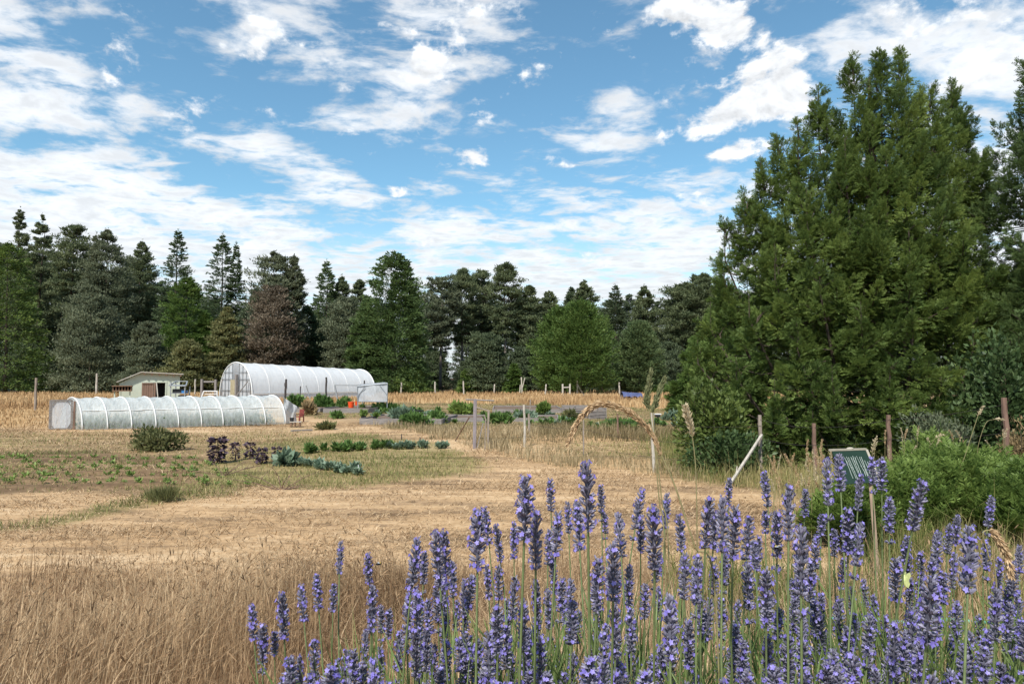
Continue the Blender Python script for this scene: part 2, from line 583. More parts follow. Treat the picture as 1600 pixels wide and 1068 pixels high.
PATCH = {
    'lawn': G2([(455, 686), (560, 672), (680, 690), (765, 716), (745, 738), (640, 752), (520, 762), (400, 765), (330, 752), (330, 715)]),
    'verge': G2([(-200, 672), (110, 676), (330, 678), (450, 668), (480, 690), (330, 712), (-200, 708)]),
    'plot': G2([(-200, 708), (150, 705), (345, 718), (420, 760), (300, 768), (-200, 772)]),
    'garden': G2([(470, 636), (620, 628), (900, 632), (1110, 640), (1130, 668), (1000, 672), (860, 668), (760, 668), (640, 672), (560, 662), (470, 650)]),
    'far': G2([(-500, 613.5), (1300, 613.5), (1300, 640), (900, 634), (620, 628), (470, 634), (330, 628), (120, 650), (70, 668), (-500, 672)]),
    'fence': G2([(590, 664), (740, 668), (840, 668), (1140, 672), (1150, 690), (1000, 692), (850, 690), (800, 700), (870, 706), (1020, 722), (1180, 738), (1180, 756), (1020, 746), (860, 728), (760, 700), (690, 686)]),
    'paddock': G2([(845, 690), (1000, 692), (1150, 690), (1175, 738), (1020, 722), (870, 706)]),
    'shade': G2([(1010, 690), (1150, 690), (1600, 690), (1800, 730), (1800, 930), (1500, 900), (1330, 870), (1270, 790), (1190, 762), (1060, 748)]),
    'strip': G2([(-60, 836), (0, 822), (100, 808), (190, 786), (260, 768), (345, 764), (345, 776), (250, 786), (160, 806), (60, 828)]),
    'path': G2([(470, 660), (560, 652), (640, 676), (740, 690), (800, 712), (740, 712), (660, 688), (540, 672)]),
}


def ground_masks(x, y):
    w = {}
    nz = vnoise(x * 1.3, y * 1.3, 1) * .45 + vnoise(x * 4, y * 4, 2) * .15
    sc = np.clip(y / 20.0, .3, 4)
    for k, soft in (('lawn', .5), ('verge', .9), ('plot', .45), ('garden', .8), ('far', 2.0), ('fence', .35), ('paddock', .5), ('shade', .6), ('strip', .3), ('path', .4)):
        w[k] = soft_poly(x + nz * .6 * sc, y + nz * sc * .9, PATCH[k], soft * sc ** .5)
    w['forest'] = sstep(88, 96, y + nz * 3)
    return w


def build_ground():
    th = np.concatenate([np.radians(np.linspace(-58, 58, 430)), np.radians(np.linspace(58, 302, 50))[1:-1]])
    rr = np.concatenate([[0.02], np.exp(np.linspace(math.log(.4), math.log(150), 420)), np.exp(np.linspace(math.log(160), math.log(5000), 20))])
    A, Rr = np.meshgrid(th, rr)
    x = (Rr * np.sin(A)).ravel(); y = (Rr * np.cos(A)).ravel()
    w = ground_masks(x, y)
    z = zt(x, y)
    r = np.hypot(x, y)
    tex = vnoise(x * 2.3, y * 5.1, 4) * .010 + vnoise(x * 7, y * 9, 5) * .006
    z = z + tex * sstep(4, 8, r) * (1 - sstep(60, 100, r))
    z = z + w['plot'] * .035 * np.sin((y - .18 * x) * 6.2) * (1 - w['lawn'])
    nt_, nr = len(th), len(rr)
    i = np.arange(nr - 1)[:, None] * nt_; j = np.arange(nt_)[None, :]; j2 = (j + 1) % nt_
    Fq = np.stack([i + j, i + j2, i + nt_ + j2, i + nt_ + j], axis=-1).reshape(-1, 4)[:, ::-1]
    me = np_mesh('ground', np.stack([x, y, z], 1), Fq, ground_material(), smooth=True)
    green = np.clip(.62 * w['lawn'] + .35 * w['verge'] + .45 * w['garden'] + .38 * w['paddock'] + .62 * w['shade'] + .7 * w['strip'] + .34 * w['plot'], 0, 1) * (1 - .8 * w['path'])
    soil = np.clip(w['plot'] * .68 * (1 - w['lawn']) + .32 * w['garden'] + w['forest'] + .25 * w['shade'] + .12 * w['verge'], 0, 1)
    gold = np.clip(w['far'] + .45 * w['fence'], 0, 1)
    bank = (1 - sstep(7.0, 8.6, r + .5 * vnoise(x * 2, y * 2, 9)))
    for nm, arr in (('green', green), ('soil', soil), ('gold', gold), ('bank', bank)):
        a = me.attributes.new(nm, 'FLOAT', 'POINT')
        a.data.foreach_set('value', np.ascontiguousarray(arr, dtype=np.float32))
    tag(link('ground', me), kind='structure')


def ground_material():
    mt, nt, N, Lk, out = new_mat('field')
    tc = N('ShaderNodeTexCoord')

    def nz(scale, stretch=(1, 1, 1), rot=0, detail=7, rough=.62):
        mp = N('ShaderNodeMapping'); Lk(tc.outputs['Object'], mp.inputs[0])
        mp.inputs['Scale'].default_value = stretch; mp.inputs['Rotation'].default_value = (0, 0, R_(rot))
        n = N('ShaderNodeTexNoise'); Lk(mp.outputs[0], n.inputs['Vector'])
        n.inputs['Scale'].default_value = scale; n.inputs['Detail'].default_value = detail; n.inputs['Roughness'].default_value = rough
        return n.outputs['Fac']

    def ramp(fac, stops):
        r = N('ShaderNodeValToRGB'); Lk(fac, r.inputs[0])
        el = r.color_ramp.elements
        el[0].position, el[0].color = stops[0][0], c4(stops[0][1], .82)
        el[1].position, el[1].color = stops[-1][0], c4(stops[-1][1], .82)
        for p, c in stops[1:-1]:
            e = el.new(p); e.color = c4(c, .82)
        return r.outputs[0]

    def mix(f, a, b):
        m = N('ShaderNodeMix'); m.data_type = 'RGBA'
        if isinstance(f, float): m.inputs[0].default_value = f
        else: Lk(f, m.inputs[0])
        Lk(a, m.inputs[6]); Lk(b, m.inputs[7])
        return m.outputs[2]

    def attr(nm, noise=None, amt=1.0):
        a = N('ShaderNodeAttribute'); a.attribute_name = nm
        if noise is None: return a.outputs['Fac']
        m = N('ShaderNodeMath'); m.operation = 'MULTIPLY_ADD'   # (noise-.5)*amt*... + attr
        s = N('ShaderNodeMath'); s.operation = 'SUBTRACT'; Lk(noise, s.inputs[0]); s.inputs[1].default_value = .5
        e = N('ShaderNodeMath'); e.operation = 'MULTIPLY'; Lk(s.outputs[0], e.inputs[0]); e.inputs[1].default_value = amt
        # only vary where the patch exists at all
        q = N('ShaderNodeMath'); q.operation = 'MULTIPLY_ADD'; q.use_clamp = True
        Lk(e.outputs[0], q.inputs[0]); 
        k = N('ShaderNodeMath'); k.operation = 'PINGPONG'; Lk(a.outputs['Fac'], k.inputs[0]); k.inputs[1].default_value = .5
        k2 = N('ShaderNodeMath'); k2.operation = 'MULTIPLY'; Lk(k.outputs[0], k2.inputs[0]); k2.inputs[1].default_value = 3.0; k2.use_clamp = True
        Lk(k2.outputs[0], q.inputs[1]); Lk(a.outputs['Fac'], q.inputs[2])
        return q.outputs[0]

    big = nz(.35, (1, 1, 1), 0, 5)
    fine = nz(7, (1, 1, 1), 0, 8)
    mow = nz(1.6, (.28, 1.5, 1), -14, 8, .68)          # mown swaths lie roughly across the view
    swath = nz(.55, (.16, 1.25, 1), -10, 5, .6)          # broad windrows
    a0 = N('ShaderNodeMath'); a0.operation = 'MULTIPLY_ADD'; Lk(swath, a0.inputs[0]); a0.inputs[1].default_value = .42
    a1 = N('ShaderNodeMath'); a1.operation = 'MULTIPLY_ADD'; Lk(mow, a1.inputs[0]); a1.inputs[1].default_value = .36
    a2 = N('ShaderNodeMath'); a2.operation = 'MULTIPLY'; Lk(fine, a2.inputs[0]); a2.inputs[1].default_value = .22
    Lk(a2.outputs[0], a0.inputs[2]); Lk(a0.outputs[0], a1.inputs[2])
    straw = ramp(a1.outputs[0], [(.40, (.19, .125, .072)), (.46, (.37, .245, .14)), (.51, (.525, .345, .188)), (.58, (.66, .475, .29))])
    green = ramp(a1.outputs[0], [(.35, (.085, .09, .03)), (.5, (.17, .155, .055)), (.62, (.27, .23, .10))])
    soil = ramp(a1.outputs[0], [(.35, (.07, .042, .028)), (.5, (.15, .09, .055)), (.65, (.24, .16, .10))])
    gold = ramp(a1.outputs[0], [(.35, (.32, .19, .09)), (.5, (.48, .31, .15)), (.65, (.58, .40, .21))])
    bank = ramp(a1.outputs[0], [(.35, (.15, .09, .05)), (.5, (.28, .18, .10)), (.65, (.40, .28, .16))])
    col = mix(attr('gold', fine, 1.0), straw, gold)
    col = mix(attr('green', fine, 2.2), col, green)
    col = mix(attr('soil', fine, 2.0), col, soil)
    col = mix(attr('bank'), col, bank)
    # broad patches of drier / browner growth
    dry = N('ShaderNodeMapRange'); Lk(big, dry.inputs['Value'])
    dry.inputs['From Min'].default_value = .42; dry.inputs['From Max'].default_value = .66; dry.inputs['To Max'].default_value = .45
    browner = N('ShaderNodeMix'); browner.data_type = 'RGBA'; browner.blend_type = 'MULTIPLY'; browner.inputs[0].default_value = 1
    Lk(col, browner.inputs[6]); browner.inputs[7].default_value = (.72, .66, .58, 1)
    col = mix(dry.outputs[0], col, browner.outputs[2])
    p = N('ShaderNodeBsdfPrincipled'); p.inputs['Roughness'].default_value = .95; p.inputs['Specular IOR Level'].default_value = .1
    Lk(col, p.inputs['Base Color'])
    b = N('ShaderNodeBump'); b.inputs['Strength'].default_value = .9; b.inputs['Distance'].default_value = .05
    Lk(a1.outputs[0], b.inputs['Height']); Lk(b.outputs[0], p.inputs['Normal'])
    Lk(p.outputs[0], out.inputs[0])
    return mt


build_ground()

# ------------------------------------------------------------------ grass
M['grass_dry'] = foliage('dry_grass', (.20, .12, .065), (.70, .53, .33), .25, .7, (.44, .30, .17))
M['grass_fence'] = foliage('fence_line_grass', (.11, .09, .04), (.50, .39, .24), .2, .75, (.27, .21, .115))
M['grass_straw'] = foliage('straw', (.22, .14, .075), (.58, .43, .27), .1, .8, (.40, .275, .155))
M['grass_gold'] = foliage('gold_grass', (.28, .165, .08), (.57, .41, .225), .2, .75, (.43, .28, .14))
M['grass_green'] = foliage('green_grass', (.07, .10, .022), (.44, .36, .17), .25, .65, (.185, .19, .058))


def blades(P, h, lean, wd, rng, dirs=None):
    """bent grass blades, two quads then a tip: as a strip of 2 quads (last one pinched)"""
    n = len(P)
    a = rng.uniform(0, 2 * math.pi, n) if dirs is None else dirs
    d = np.stack([np.cos(a), np.sin(a), np.zeros(n)], 1)
    b = rng.uniform(0, 2 * math.pi, n)
    s = np.stack([np.cos(b), np.sin(b), np.zeros(n)], 1)
    h = np.broadcast_to(h, (n,))[:, None]; wd = np.broadcast_to(wd, (n,))[:, None]; lean = np.broadcast_to(lean, (n,))[:, None]
    up = np.array([[0, 0, 1.0]])
    p1 = P + up * h * .55 + d * h * lean * .3
    p2 = P + up * h * (1 - .25 * lean) + d * h * lean
    V = np.stack([P - s * wd, P + s * wd, p1 + s * wd * .8, p1 - s * wd * .8, p2 + s * wd * .18, p2 - s * wd * .18], 1).reshape(-1, 3)
    i = np.arange(n)[:, None] * 6
    Fq = np.concatenate([i + np.array([[0, 1, 2, 3]]), i + np.array([[3, 2, 4, 5]])], 0)
    return V, Fq


def grass(name, label, mat, P, h, lean, wd, rng, tint, cat='grass', dirs=None, heads=None):
    V, Fq = blades(P, h, lean, wd, rng, dirs)
    T = np.repeat(tint, 6)
    if heads is not None:                                # seed heads: a second set of short fat leaves at the blade tips
        k = np.where(heads)[0]
        tips = (V[k * 6 + 4] + V[k * 6 + 5]) / 2
        base = (V[k * 6 + 2] + V[k * 6 + 3]) / 2
        dd = unit(tips - base)
        LL = rng.uniform(.05, .11, len(k))
        V2, F2 = leaves(tips - dd * LL[:, None] * .5, dd + rng.normal(0, .12, dd.shape), LL, rng.uniform(.003, .006, len(k)), rng)
        V2b, F2b = leaves(tips - dd * LL[:, None] * .4, dd + rng.normal(0, .25, dd.shape), LL * .8, rng.uniform(.003, .005, len(k)), rng)
        o = len(V)
        V = np.concatenate([V, V2, V2b]); Fq = np.concatenate([Fq, F2 + o, F2b + o + len(V2)])
        T = np.concatenate([T, np.repeat(rng.uniform(0, .4, len(k)), 4), np.repeat(rng.uniform(0, .4, len(k)), 4)])
    me = np_mesh(name, V, Fq, mat, tint=T)
    return tag(link(name, me), label, cat, kind='stuff')


def scatter(n, rng, x0, x1, y0, y1, keep, logy=False):
    """random ground points, kept with probability keep(x,y)"""
    y = np.exp(rng.uniform(math.log(y0), math.log(y1), n)) if logy else rng.uniform(y0, y1, n)
    s = y / y1 if logy else 1.0
    if callable(x0):
        x = rng.uniform(0, 1, n); x = x0(y) + (x1(y) - x0(y)) * x
    else:
        x = rng.uniform(x0, x1, n)
    k = rng.uniform(0, 1, n) < keep(x, y)
    x, y = x[k], y[k]
    return np.stack([x, y, zt(x, y) - .01], 1)


def build_grass():
    wide0 = lambda y: -.80 * y - .6
    wide1 = lambda y: .80 * y + .6
    # tall dry grass on and below the bank
    rng = np.random.default_rng(11)
    edge = lambda x, y: 1 - sstep(6.7, 8.3, np.hypot(x * .55, y) + .45 * vnoise(x * 1.1, y * 1.6, 9) + .25 * vnoise(x * 4, y * 4, 19))
    P = scatter(150000, rng, -9.0, 9.5, 3.0, 9.0, lambda x, y: edge(x, y) * np.where(x > 1.5, .38, 1) * (np.abs(x) < .85 * y + .6) * (.45 + .55 * sstep(-.6, .5, vnoise(x * 2.2, y * 2.2, 21))))
    x, y = P[:, 0], P[:, 1]
    hh = rng.gamma(3.2, .11, len(P)) * (1.0 + .45 * vnoise(x * 1.2, y * 1.2, 22)) * (.45 + .55 * edge(x, y))
    hh = np.clip(hh, .06, .78)
    t = np.clip(.46 + .26 * vnoise(x * 1.1, y * 1.5, 23) - .16 * sstep(6.0, 7.6, y) + rng.normal(0, .24, len(P)), 0, 1)
    ld = rng.normal(.3, 1.2, len(P)) + 2.2 * vnoise(P[:, 0] * 1.3, P[:, 1] * 1.3, 33)
    grass('tall_dry_grass', 'tall brown dry grass standing in front of the mown field', M['grass_dry'], P, hh, np.abs(rng.normal(.3, .38, len(P))), rng.uniform(.0012, .0030, len(P)), rng, t, dirs=ld, heads=rng.uniform(size=len(P)) < .24)
    # mown straw: short stubble and cut stalks lying about
    rng = np.random.default_rng(12)
    def kp(x, y):
        w = ground_masks(x, y)
        return np.clip(1 - w['lawn'] - w['plot'] * .85 - w['fence'] - w['far'] - w['garden'] - w['shade'], 0, 1) * (.25 + .75 * sstep(-.5, .6, vnoise(x * .9 + y * .3, y * 2.4, 24)))
    P = scatter(200000, rng, wide0, wide1, 6.2, 34, kp, logy=True)
    y = P[:, 1]
    # cut swaths: loose rows of longer straw left by the mower
    sw = np.sin((y + .20 * P[:, 0] + .55 * vnoise(P[:, 0] * .35, y * .5, 41)) * 2.6 / np.sqrt(np.maximum(y, 6) / 8))
    row = sstep(.35, .95, sw) * sstep(-.5, .5, vnoise(P[:, 0] * .8, y * 1.2, 42))
    grass('mown_straw', 'cut straw and stubble lying over the mown field', M['grass_straw'], P, rng.uniform(.02, .075, len(P)) * (1 + y / 40) * (1 + .9 * row), rng.uniform(.6, 3.0, len(P)), rng.uniform(.002, .004, len(P)) * (1 + y / 12), rng, np.clip(rng.normal(.52, .25, len(P)) - .18 * row, 0, 1), dirs=rng.normal(.1, .7, len(P)) + np.where(rng.uniform(size=len(P)) < .5, 0, math.pi))
    # far golden meadow
    rng = np.random.default_rng(13)
    P = scatter(130000, rng, wide0, wide1, 24, 100, lambda x, y: np.clip(ground_masks(x, y)['far'], 0, 1) * np.where(y < 48, .4, .95), logy=True)
    y = P[:, 1]; x = P[:, 0]
    left = 1 - sstep(-24, -17, x) * (y < 60)
    grass('meadow_grass', 'long golden grass of the far meadow before the pines', M['grass_gold'], P, rng.uniform(.25, .6, len(P)) * np.where(y < 52, .40, 1), rng.uniform(0, .5, len(P)), .004 + y * .0005, rng, np.clip(.5 + .25 * vnoise(x * .25, y * .25, 25) + rng.normal(0, .2, len(P)), 0, 1))
    # strip of long grass along the garden fence
    rng = np.random.default_rng(14)
    P = scatter(90000, rng, -7, 14, 13, 34, lambda x, y: ground_masks(x, y)['fence'] * (.35 + .65 * sstep(-.3, .5, vnoise(x * .8, y * .8, 27))))
    x, y = P[:, 0], P[:, 1]
    patch = vnoise(x * .5, y * .9, 26)
    grass('fence_grass', 'long faded grass growing along the garden fence', M['grass_fence'], P, rng.uniform(.06, .34, len(P)) * (1 + .5 * patch), rng.uniform(0, .6, len(P)), .003 + y * .0003, rng, np.clip(.52 + .2 * patch - .34 * ((y > 19.5) & (x > 1.0)) + rng.normal(0, .2, len(P)), 0, 1))
    # green turf: lawn, verge, drain strip, under the big tree
    rng = np.random.default_rng(15)
    def kg(x, y):
        w = ground_masks(x, y)
        return np.clip(.65 * w['lawn'] + .28 * w['verge'] + .6 * w['strip'] + .8 * w['garden'] + .35 * w['paddock'] + .42 * w['plot'], 0, 1) * (.3 + .7 * sstep(-.6, .5, vnoise(x * .9, y * .9, 28))) * (1 - w['path'])
    P = scatter(230000, rng, lambda y: -.8 * y, lambda y: .35 * y, 7.5, 60, kg, logy=True)
    x, y = P[:, 0], P[:, 1]
    st = ground_masks(x, y)['strip']
    grass('green_turf', 'thin green and straw coloured turf around the vegetable rows', M['grass_green'], P, rng.uniform(.04, .13, len(P)) * (1 + .5 * st), rng.uniform(.1, 1.2, len(P)), .002 + y * .0003, rng, np.clip(.5 + .2 * vnoise(x * .7, y * .7, 29) + rng.normal(0, .25, len(P)), 0, 1))
    rng = np.random.default_rng(16)
    def ks(x, y):
        return np.clip(ground_masks(x, y)['shade'] + (1 - sstep(7, 8.5, y)) * (x > 1.6), 0, 1) * (.3 + .7 * sstep(-.6, .4, vnoise(x * 1.3, y * 1.3, 30)))
    P = scatter(90000, rng, lambda y: .15 * y, lambda y: .85 * y + .5, 4.2, 26, ks)
    x, y = P[:, 0], P[:, 1]
    grass('rough_grass', 'rough green and dry grass below the big tree and shrubs', M['grass_green'], P, rng.gamma(4, .07, len(P)), rng.uniform(0, .7, len(P)), rng.uniform(.0015, .004, len(P)) + y * .0001, rng, np.clip(.38 + .3 * vnoise(x * .9, y * .9, 31) + rng.normal(0, .28, len(P)), 0, 1), heads=rng.uniform(size=len(P)) < .05)


build_grass()

# ------------------------------------------------------------------ trees
FOL = {
    'redwood': ((.050, .088, .024), (.225, .290, .070), (.114, .170, .042)),
    'redwood_dark': ((.046, .082, .028), (.160, .225, .072), (.090, .140, .046)),
    'bright': ((.055, .100, .024), (.180, .250, .064), (.105, .168, .040)),
    'pine': ((.062, .086, .040), (.205, .230, .112), (.120, .146, .068)),
    'pine_grey': ((.072, .090, .052), (.220, .238, .140), (.134, .155, .090)),
    'spruce': ((.046, .076, .038), (.155, .195, .092), (.090, .128, .058)),
    'olive': ((.080, .094, .036), (.280, .260, .110), (.160, .165, .066)),
    'brown': ((.100, .080, .056), (.250, .198, .140), (.165, .130, .090)),
    'shadowy': ((.050, .070, .038), (.150, .182, .090), (.092, .120, .060)),  # dark grey green needles, the foliage's own tone
    'cypress': ((.064, .100, .042), (.200, .250, .105), (.122, .172, .070)),
}
for k, (a, b, c) in FOL.items():
    M['fol_' + k] = foliage('foliage_' + k, a, b, .42, .6, c)


def rand_unit(n, rng):
    return unit(rng.normal(size=(n, 3)))


def conifer(rng, H, R, kind):
    """leaf arrays for one conifer crown, base at origin. kinds differ in outline and habit."""
    P = []; D = []; Ls = []; Ws = []; T = []
    cfg = {
        # base: crown start, prof: radius along height, tilt: branch angle low/high, nb branches, nl leaves/branch, leaf size (m), clump
        'redwood': dict(base=.02, nb=720, nl=40, L=.38, W=.075, tilt=(-.10, .55), spread=.34, pr=lambda t: (1 - t) ** .58 * (1 - .25 * np.exp(-t * 9)), end=.50),
        'dome': dict(base=.02, nb=1100, nl=38, L=.30, W=.052, tilt=(.25, .85), spread=.22, pr=lambda t: np.sqrt(np.clip(1 - (np.clip(t - .12, 0, 1) / .88) ** 2, 0, 1)) ** 1.1 * (.80 + .2 * np.minimum(t / .2, 1)), end=.52),
        'spruce': dict(base=.06, nb=480, nl=40, L=.40, W=.074, tilt=(-.30, .45), spread=.30, pr=lambda t: (1 - t) ** .75 * 1.12 + .04, end=.25),
        'pine': dict(base=.12, nb=230, nl=115, L=.42, W=.070, tilt=(.0, .7), spread=.36, pr=lambda t: np.clip(.50 + .9 * t, 0, 1) * np.clip(1.02 - t ** 2.4, 0, 1) ** .75, end=.55),
        'tall_pine': dict(base=.42, nb=160, nl=115, L=.42, W=.070, tilt=(.05, .8), spread=.38, pr=lambda t: np.clip(.45 + .9 * t, 0, 1) * np.sqrt(np.clip(1.03 - t ** 3, 0, 1)), end=.55),
        'bushy': dict(base=.02, nb=270, nl=92, L=.38, W=.070, tilt=(-.05, .8), spread=.38, pr=lambda t: np.sqrt(np.clip(1 - t ** 1.7, 0, 1)) * .95, end=.55),
    }[kind]
    nb = cfg['nb']
    t = np.sort(rng.uniform(0, 1, nb) ** (1.25 if kind in ('redwood', 'spruce') else 1.0))
    lump = rng.uniform(0, 6.28, 6)
    K = {'redwood': 17, 'spruce': 20, 'pine': 11, 'tall_pine': 8, 'bushy': 8, 'dome': 14}[kind]
    ph = rng.uniform(0, 2 * math.pi, nb)
    bamp = .4 if kind == 'dome' else 1.0
    bump = 1 + bamp * .16 * np.sin(ph * 2 + lump[0] + t * 5) + bamp * .12 * np.sin(ph * 3 + lump[1] - t * 9) + bamp * .08 * np.sin(t * 31 + lump[2])
    tier = (np.floor(t * K) + .5 + rng.uniform(-.30, .30, nb) + .35 * np.sin(ph * 2 + lump[3]) + .25 * np.sin(ph * 3 + lump[4])) / K
    t = np.clip(np.where(rng.uniform(size=nb) < (.45 if kind == 'spruce' else .75), tier, t), 0, 1)
    r = R * cfg['pr'](t) * bump * rng.uniform(.70, 1.12, nb)
    zz = H * (cfg['base'] + (1 - cfg['base']) * t)
    tl = cfg['tilt'][0] + (cfg['tilt'][1] - cfg['tilt'][0]) * t + rng.normal(0, .12, nb)
    bd = np.stack([np.cos(ph) * np.cos(tl), np.sin(ph) * np.cos(tl), np.sin(tl)], 1)
    btint = rng.normal(.45, .17, nb)
    nl = cfg['nl']
    for i in range(nb):
        n = max(8, int(nl * (.35 + .65 * min(1.4, r[i] / max(R * .6, .1)))))
        s = cfg['end'] + (1.03 - cfg['end']) * rng.uniform(0, 1, n) ** .8
        lat = rng.normal(0, 1, n) * cfg['spread'] * r[i] * (1.12 - s) * 1.2
        side = np.array([-math.sin(ph[i]), math.cos(ph[i]), 0])
        droop = -.18 * r[i] * (s - .5) ** 2 if kind in ('redwood', 'spruce') else 0 * s
        p = np.array([[0, 0, zz[i]]]) + bd[i] * (s * r[i])[:, None] + side * lat[:, None]
        if kind in ('pine', 'tall_pine', 'bushy'):
            p = p + rng.normal(0, 1, (n, 3)) * np.array([.12, .12, .045]) * r[i]
            d = bd[i] * .5 + rand_unit(n, rng) * .8 + np.array([0, 0, .55])
        else:
            p[:, 2] += droop + rng.normal(0, .035, n) * r[i]
            d = bd[i] * .9 + side * np.sign(lat)[:, None] * rng.uniform(.1, .9, n)[:, None] + rand_unit(n, rng) * .35 + np.array([0, 0, .12])
        P.append(p); D.append(d)
        Ls.append(cfg['L'] * rng.uniform(.6, 1.25, n)); Ws.append(cfg['W'] * rng.uniform(.7, 1.3, n))
        T.append(np.clip(btint[i] + rng.normal(0, .13, n), 0, 1))
    # leading shoot
    n = 40
    s = rng.uniform(.90, 1.03, n)
    P.append(np.stack([rng.normal(0, .02 * R, n), rng.normal(0, .02 * R, n), H * s], 1))
    D.append(rand_unit(n, rng) * .7 + np.array([0, 0, .8])); Ls.append(cfg['L'] * (1.3 - s) * 2); Ws.append(np.full(n, cfg['W'])); T.append(rng.uniform(.3, .6, n))
    P = np.concatenate(P); D = np.concatenate(D); Ls = np.concatenate(Ls); Ws = np.concatenate(Ws); T = np.concatenate(T)
    out = P * np.array([[1, 1, 0]]); out = out / np.maximum(np.linalg.norm(out, axis=1, keepdims=True), .05)
    nrm = np.array([[0, 0, .65]]) + out * .75 + rng.normal(0, .45, P.shape)
    V, Fq = leaves(P, D, Ls, Ws, rng, nrm)
    return V, Fq, np.repeat(T, 4), (zz, r, bd)


def trunk_mb(rng, H, r0, limbs=None, bend=.02, top=.97):
    mb = MB()
    k = 9
    ox = rng.normal(0, bend * H * .3, k).cumsum() * np.linspace(0, 1, k) * .6
    oy = rng.normal(0, bend * H * .3, k).cumsum() * np.linspace(0, 1, k) * .6
    pts = [(float(ox[i]), float(oy[i]), H * top * i / (k - 1) - (.15 if i == 0 else 0)) for i in range(k)]
    mb.tube(pts, [r0 * (1.25 if i == 0 else 1) * (1 - .92 * i / (k - 1)) for i in range(k)], 9)
    if limbs is not None:
        zz, r, bd = limbs
        for i in range(0, len(zz), max(1, len(zz) // 36)):
            b = Vector(bd[i]); a = Vector((0, 0, float(zz[i])))
            rr = r0 * .28 * (1 - zz[i] / H * .75)
            mb.tube([a, a + b * float(r[i]) * .5, a + b * float(r[i]) * .9], [rr, rr * .65, rr * .25], 5, caps=False)
    return mb


tree_rng = np.random.default_rng(77)


def far_tree(px, top, D, hw, kind, fol, label, name='pine_tree', group='trees of the wood edge', tops=None, bark='bark', cat='tree'):
    base = gD(px, D)
    H = (at(px, top, D).z - base.z) * (.94 if kind == 'dome' else 1.0)
    R = hw * 1.12 / F * D
    rng = np.random.default_rng(int(px * 7 + top * 13 + hw))
    t = thing(name, label, cat, base, float(rng.uniform(0, 6.28)), group)
    V, Fq, T, limbs = conifer(rng, H, R, kind)
    if tops:                                            # extra leaders, given as (px offset, top y, half width)
        for (ddx, tp, hw2) in tops:
            H2 = at(px, tp, D).z - base.z
            V2, F2, T2, l2 = conifer(rng, H2, hw2 / F * D, kind)
            ca, sa = math.cos(-t.rotation_euler.z), math.sin(-t.rotation_euler.z)
            ox = ddx / F * D
            V2 = V2 + np.array([[ox * ca, ox * sa, 0]])
            Fq = np.concatenate([Fq, F2 + len(V)]); V = np.concatenate([V, V2]); T = np.concatenate([T, T2])
    link('crown', np_mesh('crown', V, Fq, M['fol_' + fol], tint=T), t)
    trunk_mb(rng, H, max(.14, H * (.015 if bark == 'bark_grey' else .012)), limbs).build('trunk', M[bark], t, smooth=True)
    return t


